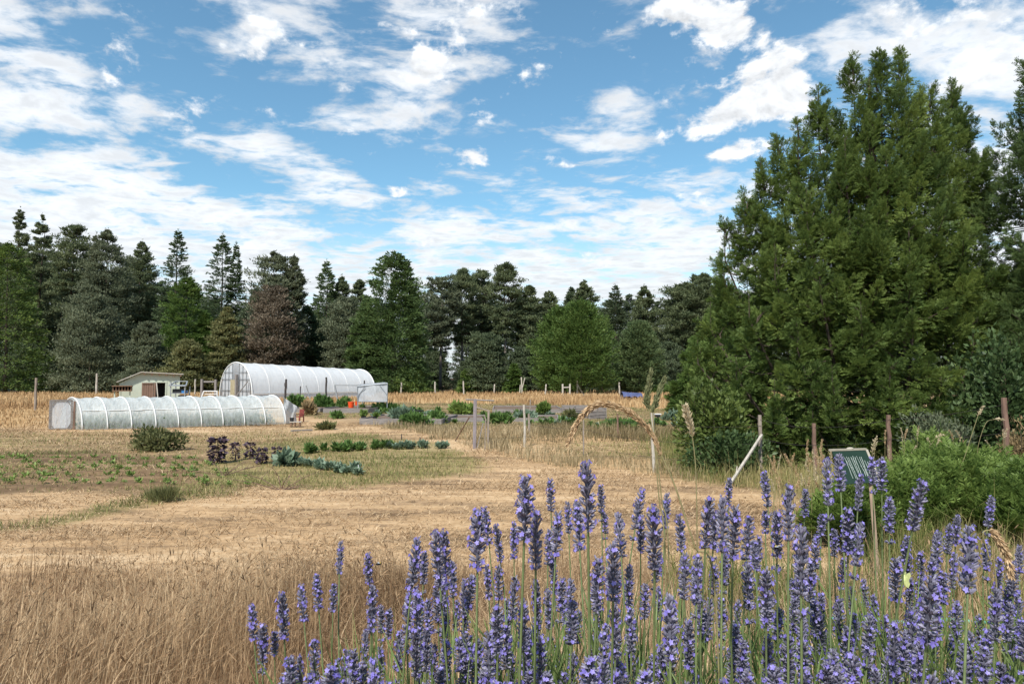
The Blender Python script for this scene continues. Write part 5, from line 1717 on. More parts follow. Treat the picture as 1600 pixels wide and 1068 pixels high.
def row_spots(p0, p1, n, s0, s1, seed, jit=.08, gap=.0):
    r = random.Random(seed)
    a, b = gp(*p0), gp(*p1)
    out = []
    for k in range(n):
        if r.random() < gap: continue
        f = (k + r.uniform(-.25, .25)) / max(1, n - 1)
        q = a.lerp(b, f)
        out.append((q.x + r.gauss(0, jit), q.y + r.gauss(0, jit), r.uniform(s0, s1)))
    return out


cab = [rosette('cabbage_plant', 'cabbage', 60 + i, 80, .17, .05, .10) for i in range(4)]
veg = [rosette('leafy_vegetable', 'veg', 70 + i, 90, .17, .042, .11) for i in range(4)]
sdl = [rosette('young_crop_plant', 'lime', 80 + i, 22, .09, .020, .07) for i in range(5)]
GR1, GR2, GR3, GR4 = 'blue green cabbages of the near row', 'leafy vegetables of the long row', 'young crop plants in the brown plot', 'leafy plants at the right end of the long row'
plant_row('cabbage_plant', 'blue green cabbage in the short near row on the lawn', GR1, cab, row_spots((472, 727), (556, 741), 17, .75, 1.1, 1, .10))
plant_row('leafy_vegetable', 'leafy green vegetable in the long row across the lawn', GR2, veg, row_spots((478, 708), (610, 700), 24, .8, 1.25, 2, .12, .12))
plant_row('leafy_vegetable', 'broad blue green vegetable at the right end of the long row', GR4, cab, row_spots((612, 701), (688, 699), 13, .8, 1.2, 3, .12))
rows = []
for k, (ya, yb) in enumerate(((716, 719), (724, 728), (733, 737), (743, 747), (753, 758))):
    rows += row_spots((-30, ya), (330 + k * 12, yb), 38, .55, 1.25, 10 + k, .13, .25)
plant_row('young_crop_plant', 'young bright green crop plant growing in the brown soil plot', GR3, sdl, rows)

GR5 = 'low greens in the timber edged beds'
bedspots = []
for k, (p0, p1, n) in enumerate((((600, 659), (690, 662), 18), ((585, 651), (700, 654), 18), ((600, 645), (720, 647), 16), ((770, 655), (880, 659), 16), ((760, 649), (870, 651), 14), ((840, 667), (960, 668), 14), ((960, 664), (1090, 665), 14), ((480, 641), (580, 642), 12))):
    bedspots += row_spots(p0, p1, n, .9, 1.8, 200 + k, .3, .1)
plant_row('leafy_vegetable', 'low leafy green plant growing in the timber edged garden beds', GR5, veg + cab[:2], bedspots)

# the purple kale plants: a stalk, drooping lower leaves, a tufted head
KALE = [(339, 724, 684, 26, 'bushiest purple kale at the left end of the kale row'), (367, 719, 691, 15, 'narrow purple kale, second from the left in the kale row'),
        (390, 716, 690, 18, 'purple kale in the middle of the kale row'), (409, 724, 700, 20, 'low purple and green kale, second from the right in the kale row'), (432, 720, 698, 15, 'thin purple kale beside the blue green cabbage')]
for i, (px, yb, yt, wpx, lab) in enumerate(KALE):
    b = gp(px, yb); h = at(px, yt, b.y).z - b.z; rx = wpx / 2 / F * b.y
    rng = np.random.default_rng(120 + i)
    t = thing('kale_plant', lab, 'kale', b, 0, 'purple kale plants')
    n = 230 if i == 0 else 140
    z = h * np.where(rng.uniform(size=n) < .35, rng.uniform(.80, .97, n), rng.uniform(.12, .80, n) ** 1.1)
    a = rng.uniform(0, 6.283, n)
    q = rng.uniform(.15, .75, n)
    P = np.stack([np.cos(a) * rx * q, np.sin(a) * rx * q, z], 1)
    up = np.where(z > .78 * h, .25, -.25)
    D = np.stack([np.cos(a), np.sin(a), up], 1) + rng.normal(0, .3, (n, 3))
    V, Fq = leaves(P, D, rx * rng.uniform(.45, .8, n), rx * .22 * rng.uniform(.7, 1.3, n), rng, np.array([[0, 0, 1.0]]) + rng.normal(0, .6, (n, 3)))
    link('leaves', np_mesh('leaves', V, Fq, M['fol_kale'], tint=np.repeat(rng.uniform(0, 1, n), 4)), t)
    mb = MB(); mb.tube([(0, 0, -.05), (.02, 0, h * .5), (0, .01, h * .9)], [.022, .018, .012], 6); mb.build('stalk', M['post_red'], t, smooth=True)
shrub('cabbage_plant', 'large blue green cabbage at the right end of the purple kale row', 'cabbage', 452, gp(452, 727).y, 30, 705, 260, .22, .075, 'cabbage', up=.5, lumps=7, stem='stem_green', stem_r=.015)
shrub('weed_clump', 'yellow green weed clump left of the brown twigs on the dry ground', 'plant', 262, gp(262, 783).y, 70, 764, 900, .17, .005, 'olive', up=1.6, lumps=9, stem='stem_green', stem_r=.004, depth=.6)
for (px, yb, lab, n) in ((440, 765, 'bare branching brown twigs lying at the edge of the lawn', 9), (350, 742, 'dead brown twigs lying on the ground below the purple kale', 7)):
    b = gp(px, yb)
    r = random.Random(px)
    mb = MB()
    for k in range(n):
        a = r.uniform(-.3, 3.4); L = r.uniform(.4, 1.1)
        p1 = Vector((math.cos(a) * L * .5, r.uniform(-.2, .2), abs(math.sin(a)) * L * .28 + .04)); p2 = p1 + Vector((math.cos(a) * L * .5, r.uniform(-.2, .2), abs(math.sin(a)) * L * .25))
        mb.tube([(0, 0, -.02), p1, p2], [.010, .007, .003], 4)
        mb.tube([p1, p1 + Vector((r.uniform(-.3, .3), r.uniform(-.2, .2), r.uniform(.05, .3)))], [.005, .002], 4)
    o = mb.build('dead_twigs', M['post_red'], None); o.location = b; tag(o, lab, 'twigs')


# ------------------------------------------------------------------ raised beds, bins, boxes
def raised_bed(label, x0, x1, yb, depth, hgt=.28):
    a = gp(x0, yb); b = gp(x1, yb)
    c = (a + b) / 2; ln = (b - a).length
    rz = math.atan2(b.y - a.y, b.x - a.x)
    t = thing('raised_bed', label, 'raised bed', (c.x, c.y, float(zt(c.x, c.y))), rz, 'timber edged garden beds')
    for (p, q) in (((-ln / 2, 0), (ln / 2, 0)), ((-ln / 2, depth), (ln / 2, depth)), ((-ln / 2, .04), (-ln / 2, depth - .04)), ((ln / 2, .04), (ln / 2, depth - .04))):
        mb = MB(); v = Vector((q[0] - p[0], q[1] - p[1], 0)); mb.box(((p[0] + q[0]) / 2, (p[1] + q[1]) / 2, hgt / 2 - .03), (v.length, .06, hgt + .06) if abs(v.x) > abs(v.y) else (.06, v.length, hgt + .06))
        mb.build('board', M['timber'], t)
    mb = MB(); mb.box((0, depth / 2, hgt - .09), (ln - .08, depth - .08, .06)); mb.build('soil', M['soil'], t)
    return t


raised_bed('long timber edged bed in front of the silvery grey plants', 562, 690, 663, 4.0)
raised_bed('timber edged bed behind the sandy path, below the orange tub', 505, 575, 645, 5.0)
raised_bed('timber edged bed left of the sandy path behind the wooden chair', 452, 500, 644, 5.0)
raised_bed('timber edged bed behind the garden gate', 700, 872, 659, 3.0, .2)
raised_bed('low timber bed at the back of the garden below the golden meadow', 770, 880, 645, 6.0, .25)


def pallet_bin():
    a = gp(880, 655); D = a.y
    s = D / F
    z1 = at(0, 634, D).z
    def one(label, x0, x1, z, dD, n):
        A = gD(x0, D + dD); B = gD(x1, D + dD)
        t = thing('pallet_bin', label, 'compost bin', A, 0, 'compost bins made of pallets')
        w = B.x - A.x
        for k in range(n):
            mb = MB(); mb.box((w / 2, 0, z * (k + .5) / n), (w, .05, z / n * .62), (0, random.Random(k).uniform(-.02, .02), 0)); mb.build('slat', M['timber'], t)
        for x in (0, w * .5, w):
            mb = MB(); mb.bar((x, .05, 0), (x, .05, z * 1.02), .10, .08); mb.build('upright', M['timber'], t)
        mb = MB(); 
        for k in range(n): mb.box((.0, .55, z * (k + .5) / n), (.05, 1.0, z / n * .62)); mb.box((w, .55, z * (k + .5) / n), (.05, 1.0, z / n * .62)); mb.box((w / 2, 1.1, z * (k + .5) / n), (w, .05, z / n * .62))
        mb.build('sides', M['timber'], t)
        mb = MB(); mb.box((w / 2, .55, z * .35), (w - .15, .9, z * .7)); mb.build('compost', M['soil'], t)
    one('grey pallet compost bin with upright boards, left one of the pair behind the grass head', 880, 917, z1, 1.2, 7)
    one('stacked board compost bin, right one of the pair behind the grass head', 921, 946, at(0, 637, D).z, .2, 8)


pallet_bin()


def cover_box():
    D = 45.0
    t = thing('row_cover_box', 'white film covered box frame on thin legs right of the white greenhouse', 'cold frame', gD(582, D))
    o = t.location
    c = {}
    for nm, px, py, d in (('fl', 559, 627, D - .6), ('fr', 605, 627.5, D - .3), ('tl', 558.5, 603, D - .6), ('tr', 605.5, 598.5, D - .3), ('bl', 565, 600.5, D + 1.0), ('br', 601, 597.5, D + 1.2), ('ml', 566, 626, D + 1.0), ('mr', 600, 626, D + 1.2)):
        c[nm] = at(px, py, d) - o
    mb = MB()
    def sheet(a, b, d, e, n=8):
        V = []; 
        for i in range(n + 1):
            for j in range(n + 1):
                u, v = i / n, j / n
                p = c[a] * (1 - u) * (1 - v) + c[b] * u * (1 - v) + c[d] * u * v + c[e] * (1 - u) * v
                V.append(p + Vector((0, .035 * math.sin(u * 9 + v * 7), -.10 * math.sin(math.pi * u) * math.sin(math.pi * v) * (0 if a == 'fl' else 1))))
        mb.add(V, [(i * (n + 1) + j, (i + 1) * (n + 1) + j, (i + 1) * (n + 1) + j + 1, i * (n + 1) + j + 1) for i in range(n) for j in range(n)])
    sheet('fl', 'fr', 'tr', 'tl'); sheet('tl', 'tr', 'br', 'bl'); sheet('ml', 'fl', 'tl', 'bl'); sheet('fr', 'mr', 'br', 'tr')
    mb.build('film', M['cloth'], t, smooth=True)
    mb = MB()
    for a, b in (('fl', 'fr'), ('fr', 'tr'), ('tr', 'tl'), ('tl', 'fl'), ('tl', 'bl'), ('tr', 'br'), ('bl', 'br'), ('ml', 'mr')): mb.tube([c[a] + Vector((0, -.03, 0)), c[b] + Vector((0, -.03, 0))], .03, 5)
    for a, b in (('fl', 'tl'), ('fr', 'tr')):
        m_ = (c['fl'] + c['fr']) / 2
        mb.tube([c[a].lerp(c[b], .35) + Vector((0, -.05, 0)), (c['tl'] + c['tr']) * .5 * .5 + (c[b]) * .5 + Vector((0, -.05, -.1))], .025, 5)
    mb.build('frame', M['metal'], t)
    for nm in ('fl', 'fr', 'ml', 'mr'):
        p = c[nm]; mb = MB(); mb.tube([(p.x, p.y, -.1), p], .035, 6); mb.build('leg', M['metal'], t)


cover_box()


def small_things():
    # orange tubs
    for px, yb, w, lab, hgt in ((549, 641, 10, 'bright orange plastic tub lying among the garden beds', 9), (557.5, 637, 5, 'small orange bucket behind the orange tub', 6)):
        D = gp(px, yb + 3).y; b = gD(px, D); s = D / F
        t = thing('plastic_tub', lab, 'tub', (b.x, b.y, .30))
        r = w / 2 * s; h = hgt * s
        mb = MB(); mb.tube([(0, 0, 0), (0, 0, h)], [r * .78, r], 14, caps=False); mb.tube([(0, 0, .02), (0, 0, .03)], [r * .76, r * .76], 14); mb.build('body', M['orange'], t, smooth=True)
        mb = MB(); mb.tube([(r * math.cos(k / 14 * 6.283), r * math.sin(k / 14 * 6.283), h) for k in range(15)], r * .08, 5); mb.build('rim', M['orange'], t, smooth=True)
    # potted plants
    for px, yb, w, yt, lab in ((568.5, 654, 9, 640, 'black pot with a bushy green plant below the row cover box'), (586.5, 655, 8, 650, 'low black pot with a small plant right of the bushy potted plant')):
        D = gp(px, yb + 6).y; b = gD(px, D); s = D / F; r = w / 2 * s
        t = thing('potted_plant', lab, 'potted plant', (b.x, b.y, b.z + .2))
        mb = MB(); mb.tube([(0, 0, 0), (0, 0, r * 1.1)], [r * .75, r], 12, caps=False); mb.tube([(0, 0, r * .9), (0, 0, r * .95)], [r * .92, r * .92], 12); mb.build('pot', M['blackplastic'], t, smooth=True)
        rng = np.random.default_rng(int(px)); V, Fq, T, cs = bush_arrays(rng, r * 1.15, r * 1.1, max(.15, (yb - yt) * s - r * .8), 260, .14, .035, .8, 5)
        l = link('leaves', np_mesh('leaves', V, Fq, M['fol_lime'], tint=T), t); l.location = (0, 0, r * .9)
    # black tub
    px, yb = 653, 645; D = gp(px, yb + 3).y; b = gD(px, D); s = D / F
    t = thing('black_tub', 'wide black tub standing among the greens of the garden bed', 'tub', b)
    r = 8.5 * s; h = 7 * s
    mb = MB(); mb.tube([(0, 0, 0), (0, 0, h)], [r * .8, r], 16, caps=False); mb.tube([(0, 0, h * .7), (0, 0, h * .72)], [r * .9, r * .9], 16); mb.build('body', M['blackplastic'], t, smooth=True)
    mb = MB(); mb.tube([(r * math.cos(k / 16 * 6.283), r * math.sin(k / 16 * 6.283), h) for k in range(17)], r * .05, 5); mb.build('rim', M['blackplastic'], t, smooth=True)
    # red wooden chair and plank bench by the tunnel end
    D = gp(469, 659).y; b = gD(469, D); s = D / F
    t = thing('garden_chair', 'weathered red wooden garden chair at the right end of the low tunnel', 'chair', b, R_(-25))
    sw, sh, bh = 9.5 * s, 8 * s, 19 * s
    mb = MB()
    for k in range(4): mb.box((0, -sw * .4 + k * sw * .27, sh), (sw, sw * .22, .03))
    mb.build('seat', M['red'], t)
    mb = MB()
    for k in range(4): mb.box((-sw * .38 + k * sw * .25, sw * .5, (sh + bh) / 2 + .02), (sw * .19, .03, bh - sh), (-.12, 0, 0))
    mb.build('backrest', M['red'], t)
    for x in (-1, 1):
        for y in (-1, 1):
            mb = MB(); mb.bar((x * sw * .45, y * sw * .45, 0), (x * sw * .45, y * sw * .45, sh * (1.45 if y < 0 else 1)), .045, .045); mb.build('leg', M['red'], t)
        mb = MB(); mb.box((x * sw * .52, 0, sh * 1.48), (.09, sw * 1.05, .03)); mb.build('armrest', M['red'], t)
    D = gp(463, 667).y; b = gD(463, D); s = D / F
    t = thing('plank_bench', 'low plank bench on dark legs in front of the red chair', 'bench', b, R_(12))
    mb = MB()
    for y in (-.11, .0, .11): mb.box((0, y, 8.2 * s), (17 * s, .10, .035))
    mb.build('seat', M['post_pale'], t)
    for x in (-6.5, -1, 6.5):
        mb = MB(); mb.box((x * s, 0, 4 * s), (.08, .28, 8 * s - .04)); mb.build('leg', M['wood'], t)
    # things on the bench and about
    mb = MB(); mb.tube([(0, 0, 0), (0, 0, .17)], [.08, .10], 12, caps=False); mb.tube([(0, 0, .12), (0, 0, .125)], [.09, .09], 12)
    o = mb.build('black_pot', M['blackplastic'], None, smooth=True); o.location = (b.x - 6.0 * s, b.y, b.z + 8.8 * s); tag(o, 'small black flower pot on the left end of the plank bench', 'pot')
    # grey plank lying on the dry ground
    a, c = gp(455, 675), gp(487, 673)
    mb = MB(); mb.bar(a + Vector((0, 0, .06)), c + Vector((0, 0, .05)), .14, .05); o = mb.build('plank', M['timber'], None); tag(o, 'grey plank lying on the ground in front of the plank bench', 'plank')
    # blue tarp over a heap in the far meadow
    D = 66.0; b = gD(986, D); s = D / F
    t = thing('covered_stack', 'low stack under a dark blue tarp in the far meadow', 'covered stack', b)
    rows = []
    W_, H_ = 15 * s, at(0, 611.5, D).z - b.z
    rng = random.Random(9)
    for i in range(13):
        u = -1 + i / 6
        row = []
        for j in range(9):
            v = -1 + j / 4
            z = H_ * (.92 - .25 * abs(v) ** 2 - .08 * u) + rng.uniform(-.05, .05) if abs(v) < .9 else H_ * .42 + rng.uniform(-.1, .1)
            row.append((u * W_, v * 1.0, z))
        rows.append(row)
    grid_mesh('tarp', rows, M['tarp'], t)
    mb = MB(); mb.box((-W_ * .1, 0, H_ * .30), (W_ * 1.3, 1.3, H_ * .6)); mb.build('stack', M['wood'], t)
    for x in (-.9, .9):
        for y in (-.8, .8):
            mb = MB(); mb.bar((x * W_, y, 0), (x * W_, y, H_ * .62), .10, .10); mb.build('leg', M['post'], t)
    # grey slab of sheeting lying in the meadow, far left
    D = 95.0; b = gD(20, D)
    mb = MB(); mb.box((0, 0, .30), (6.5, 2.4, .12), (0.12, .015, .03)); mb.box((0, .6, .12), (6.0, .12, .30))
    o = mb.build('metal_sheet', M['metal'], None); o.location = b; tag(o, 'long grey sheet lying low in the far left meadow before the wood', 'sheet')
    # small dark box on the beds near the grey post
    D = gp(1030, 657).y; b = gD(1027, D); s = D / F
    t = thing('bird_box', 'small dark box with a white lid on a post behind the grey fence post', 'box', b)
    mb = MB(); mb.bar((0, 0, 0), (0, 0, 6 * s), .07, .07); mb.build('stand', M['post'], t)
    mb = MB(); mb.box((0, 0, 8 * s), (.24, .22, 4 * s)); mb.build('body', M['blackplastic'], t)
    mb = MB(); mb.box((0, 0, 10.4 * s), (.32, .30, .04)); mb.build('lid', M['white'], t)
    # turquoise hose behind the lavender
    pts = [gp(x, y) + Vector((0, 0, .10)) for x, y in ((1240, 992), (1300, 984), (1352, 983), (1412, 990), (1480, 986), (1560, 992), (1640, 985))]
    b = pts[0].copy(); mb = MB(); mb.tube([p - b for p in pts], .016, 8); o = mb.build('garden_hose', M['hose'], None, smooth=True); o.location = b
    tag(o, 'turquoise garden hose lying in the grass behind the lavender', 'hose')
    # white plant marker on the lawn
    b = gp(563, 741); mb = MB(); mb.bar((0, 0, -.02), (-.05, 0, .22), .035, .012); o = mb.build('plant_marker', M['white'], None); o.location = b; tag(o, 'small white plant marker at the end of the near cabbage row', 'marker')
    for px, yb, lab in ((627, 687, 'left one of the short dark pegs behind the vegetable row'), (656, 693, 'middle one of the short dark pegs behind the vegetable row'), (690, 697, 'right one of the short dark pegs, at the end of the vegetable row')):
        b = gp(px, yb); mb = MB(); mb.bar((0, 0, -.05), (.01, 0, .20), .03, .03); mb.box((.01, 0, .205), (.036, .036, .01)); o = mb.build('peg', M['post_dark'], None); o.location = b; tag(o, lab, 'peg', 'pegs of the vegetable rows')


small_things()

# ------------------------------------------------------------------ lavender
M['calyx'] = foliage('lavender_calyx', (.095, .095, .120), (.41, .39, .51), .28, .7, (.225, .215, .30))
M['petal'] = foliage('lavender_petal', (.15, .125, .42), (.40, .35, .78), .38, .5, (.245, .20, .60))
M['lav_stem'] = surf('lavender_stem', (.17, .215, .085), (.12, .155, .065), .6, 60)
M['lav_leaf'] = foliage('lavender_leaf', (.085, .125, .04), (.24, .31, .10), .35, .55, (.15, .21, .065))


def spike_mesh(seed, stray=False, long=False):
    """one flower spike: whorls of little tubular calyces with open violet florets; length 1, radius about .12"""
    rng = np.random.default_rng(seed)
    V = []; Fq = []; MI = []; T = []

    def quad(a, b, c, d, m, t):
        o = len(V); V.extend([a, b, c, d]); Fq.append((o, o + 1, o + 2, o + 3)); MI.append(m); T.extend([t] * 4)

    nw = 9
    BL = rng.uniform(.75, 1.7)
    zs = list(np.linspace(.04, .90, nw))
    if stray: zs = [-.24] + zs
    for k, z in enumerate(zs):
        f = max(0, z)
        R = (.105 + .03 * math.sin(math.pi * min(1, f * 1.1))) * (1 - .45 * max(0, f - .7) / .3)
        n = int(rng.integers(9, 13))
        off = rng.uniform(0, 6.28)
        bloom = BL * (rng.uniform(.0, .35) if k % 3 else rng.uniform(.15, .6))
        for j in range(n):
            a = off + 2 * math.pi * j / n + rng.normal(0, .12)
            el = rng.normal(.36, .2) + f * .45
            d = np.array([math.cos(a) * math.cos(el), math.sin(a) * math.cos(el), math.sin(el)])
            p = np.array([0, 0, z + rng.normal(0, .012)]) + d * R * .18
            L = R * rng.uniform(.85, 1.25) / max(.62, math.cos(el))
            L = min(L, .19)
            w = .0235 * rng.uniform(.8, 1.25)
            s1 = np.cross(d, [0, 0, 1.0]); s1 /= np.linalg.norm(s1); s2 = np.cross(d, s1)
            t = float(np.clip(rng.normal(.45, .2), 0, 1))
            # calyx: four sided bulging tube
            ring0 = [p + (s1 * math.cos(q) + s2 * math.sin(q)) * w * .35 for q in (0, 1.571, 3.142, 4.712)]
            ring1 = [p + d * L * .55 + (s1 * math.cos(q) + s2 * math.sin(q)) * w for q in (0, 1.571, 3.142, 4.712)]
            ring2 = [p + d * L + (s1 * math.cos(q) + s2 * math.sin(q)) * w * .62 for q in (0, 1.571, 3.142, 4.712)]
            for r0, r1, tt in ((ring0, ring1, t - .12), (ring1, ring2, t + .12)):
                for q in range(4):
                    quad(r0[q], r0[(q + 1) % 4], r1[(q + 1) % 4], r1[q], 0, min(1, max(0, tt)))
            quad(*ring2, 0, max(0, t - .3))
            if rng.uniform() < bloom:                   # open floret: flaring lobes
                c = p + d * L
                fl = rng.uniform(.034, .056)
                t2 = float(np.clip(rng.normal(.5, .25), 0, 1))
                for q in range(5):
                    qa = q * 1.2566 + rng.normal(0, .2)
                    e = s1 * math.cos(qa) + s2 * math.sin(qa)
                    g = np.cross(d, e)
                    o1 = c + d * .012 + e * fl * .55
                    quad(c, o1 - g * fl * .42, c + d * .018 + e * fl * 1.15, o1 + g * fl * .42, 1, t2)
    # crown of closed buds at the tip
    for j in range(7):
        a = rng.uniform(0, 6.28); d = np.array([math.cos(a) * .35, math.sin(a) * .35, .94])
        p = np.array([0, 0, .91]); L = rng.uniform(.06, .11); w = .022
        s1 = np.cross(d, [1, 0, 0]); s1 /= np.linalg.norm(s1); s2 = np.cross(d, s1)
        r0 = [p + (s1 * math.cos(q) + s2 * math.sin(q)) * w for q in (0, 1.571, 3.142, 4.712)]
        tip = p + d * L
        m = 1 if rng.uniform() < .45 else 0
        for q in range(4): quad(r0[q], r0[(q + 1) % 4], tip, tip, m, rng.uniform(.2, .8))
    # core
    for q in range(5):
        a0, a1 = q * 1.2566, (q + 1) * 1.2566
        for z0, z1, ra, rb in ((0, .5, .016, .05), (.5, .95, .05, .018)):
            quad(np.array([math.cos(a0) * ra, math.sin(a0) * ra, z0]), np.array([math.cos(a1) * ra, math.sin(a1) * ra, z0]), np.array([math.cos(a1) * rb, math.sin(a1) * rb, z1]), np.array([math.cos(a0) * rb, math.sin(a0) * rb, z1]), 0, .1)
    return np_mesh('flower_spike', np.array(V), np.array(Fq), [M['calyx'], M['petal']], tint=np.array(T), mi=MI)


# tips and lower ends of the spikes one can tell apart in the photo (photo pixels)
SPIKES = [
    (393, 945, 397, 1001), (411, 977, 410, 1037), (440, 926, 444, 998), (429, 986, 429, 1024), (470, 914, 475, 972), (494, 898, 498, 953), (522, 912, 520, 957),
    (532, 846, 530, 898), (491, 1000, 492, 1070), (468, 1024, 468, 1080), (527, 1030, 527, 1090), (575, 865, 577, 912), (582, 915, 580, 990), (595, 946, 596, 990), (608, 951, 607, 996),
    (571, 984, 570, 1045), (652, 841, 642, 924), (663, 862, 661, 914), (680, 831, 688, 920), (693, 831, 697, 900), (706, 876, 708, 934), (638, 927, 637, 1000), (651, 924, 655, 1003),
    (726, 905, 724, 965), (714, 938, 712, 986), (625, 986, 622, 1050), (594, 1010, 594, 1070), (656, 1020, 655, 1080), (678, 1006, 677, 1070), (697, 1000, 697, 1065), (735, 993, 738, 1050),
    (747, 797, 746, 890), (757, 793, 764, 850), (822, 745, 819, 845), (860, 748, 861, 800), (916, 721, 919, 830), (837, 796, 837, 893), (775, 819, 782, 877), (803, 817, 803, 874),
    (872, 800, 868, 872), (858, 827, 856, 883), (887, 784, 889, 834), (902, 784, 906, 862), (939, 759, 940, 803), (945, 803, 946, 834), (966, 802, 971, 872), (958, 848, 958, 941),
    (1003, 765, 992, 827), (1001, 810, 1001, 862), (1021, 791, 1023, 893), (1042, 771, 1039, 827), (1061, 803, 1065, 862), (1109, 777, 1102, 858), (1071, 865, 1068, 938), (935, 872, 932, 958),
    (984, 883, 982, 948), (1046, 929, 1047, 1037), (961, 945, 961, 1030), (985, 951, 986, 1020), (906, 955, 902, 1007), (882, 941, 884, 985), (837, 907, 840, 976), (818, 938, 818, 1020),
    (792, 938, 794, 1000), (775, 982, 776, 1050), (761, 883, 764, 935), (727, 990, 731, 1060), (995, 1027, 997, 1090), (928, 993, 926, 1040), (799, 1027, 800, 1090), (870, 1010, 871, 1055), (1090, 869, 1088, 945),
    (1140, 747, 1138, 790), (1130, 776, 1128, 865), (1149, 791, 1145, 876), (1118, 800, 1114, 860), (1194, 738, 1200, 793), (1233, 757, 1232, 848), (1196, 798, 1196, 834), (1171, 807, 1166, 876), (1259, 765, 1257, 807),
    (1214, 800, 1214, 872), (1252, 824, 1252, 934), (1292, 717, 1294, 793), (1311, 710, 1314, 769), (1363, 714, 1364, 759), (1378, 715, 1378, 767), (1345, 740, 1340, 800), (1285, 803, 1283, 838),
    (1325, 796, 1325, 865), (1345, 817, 1337, 886), (1304, 827, 1304, 870), (1390, 777, 1390, 834), (1442, 750, 1425, 831), (1419, 838, 1412, 879), (1550, 777, 1543, 824), (1485, 819, 1480, 866),
    (1466, 831, 1462, 893), (1497, 805, 1493, 852), (1514, 822, 1512, 930), (1540, 843, 1542, 893), (1562, 872, 1560, 925), (1593, 852, 1593, 896), (1400, 872, 1400, 941), (1438, 862, 1440, 905),
    (1168, 881, 1170, 955), (1197, 890, 1197, 972), (1186, 838, 1183, 893), (1087, 893, 1087, 945), (1154, 938, 1149, 993), (1275, 838, 1274, 890), (1293, 986, 1293, 1041), (1275, 996, 1273, 1040),
    (1455, 903, 1447, 1010), (1425, 950, 1422, 1030), (1490, 986, 1487, 1048), (1558, 920, 1555, 1003), (1584, 986, 1576, 1050), (1383, 962, 1383, 1020), (1200, 993, 1200, 1070), (1125, 1020, 1124, 1070),
    (1330, 918, 1330, 970), (1312, 935, 1310, 1000), (1335, 958, 1336, 1017), (1365, 930, 1366, 985), (1590, 925, 1590, 985), (1530, 960, 1532, 1010), (1350, 905, 1352, 950), (1425, 905, 1420, 950),
]


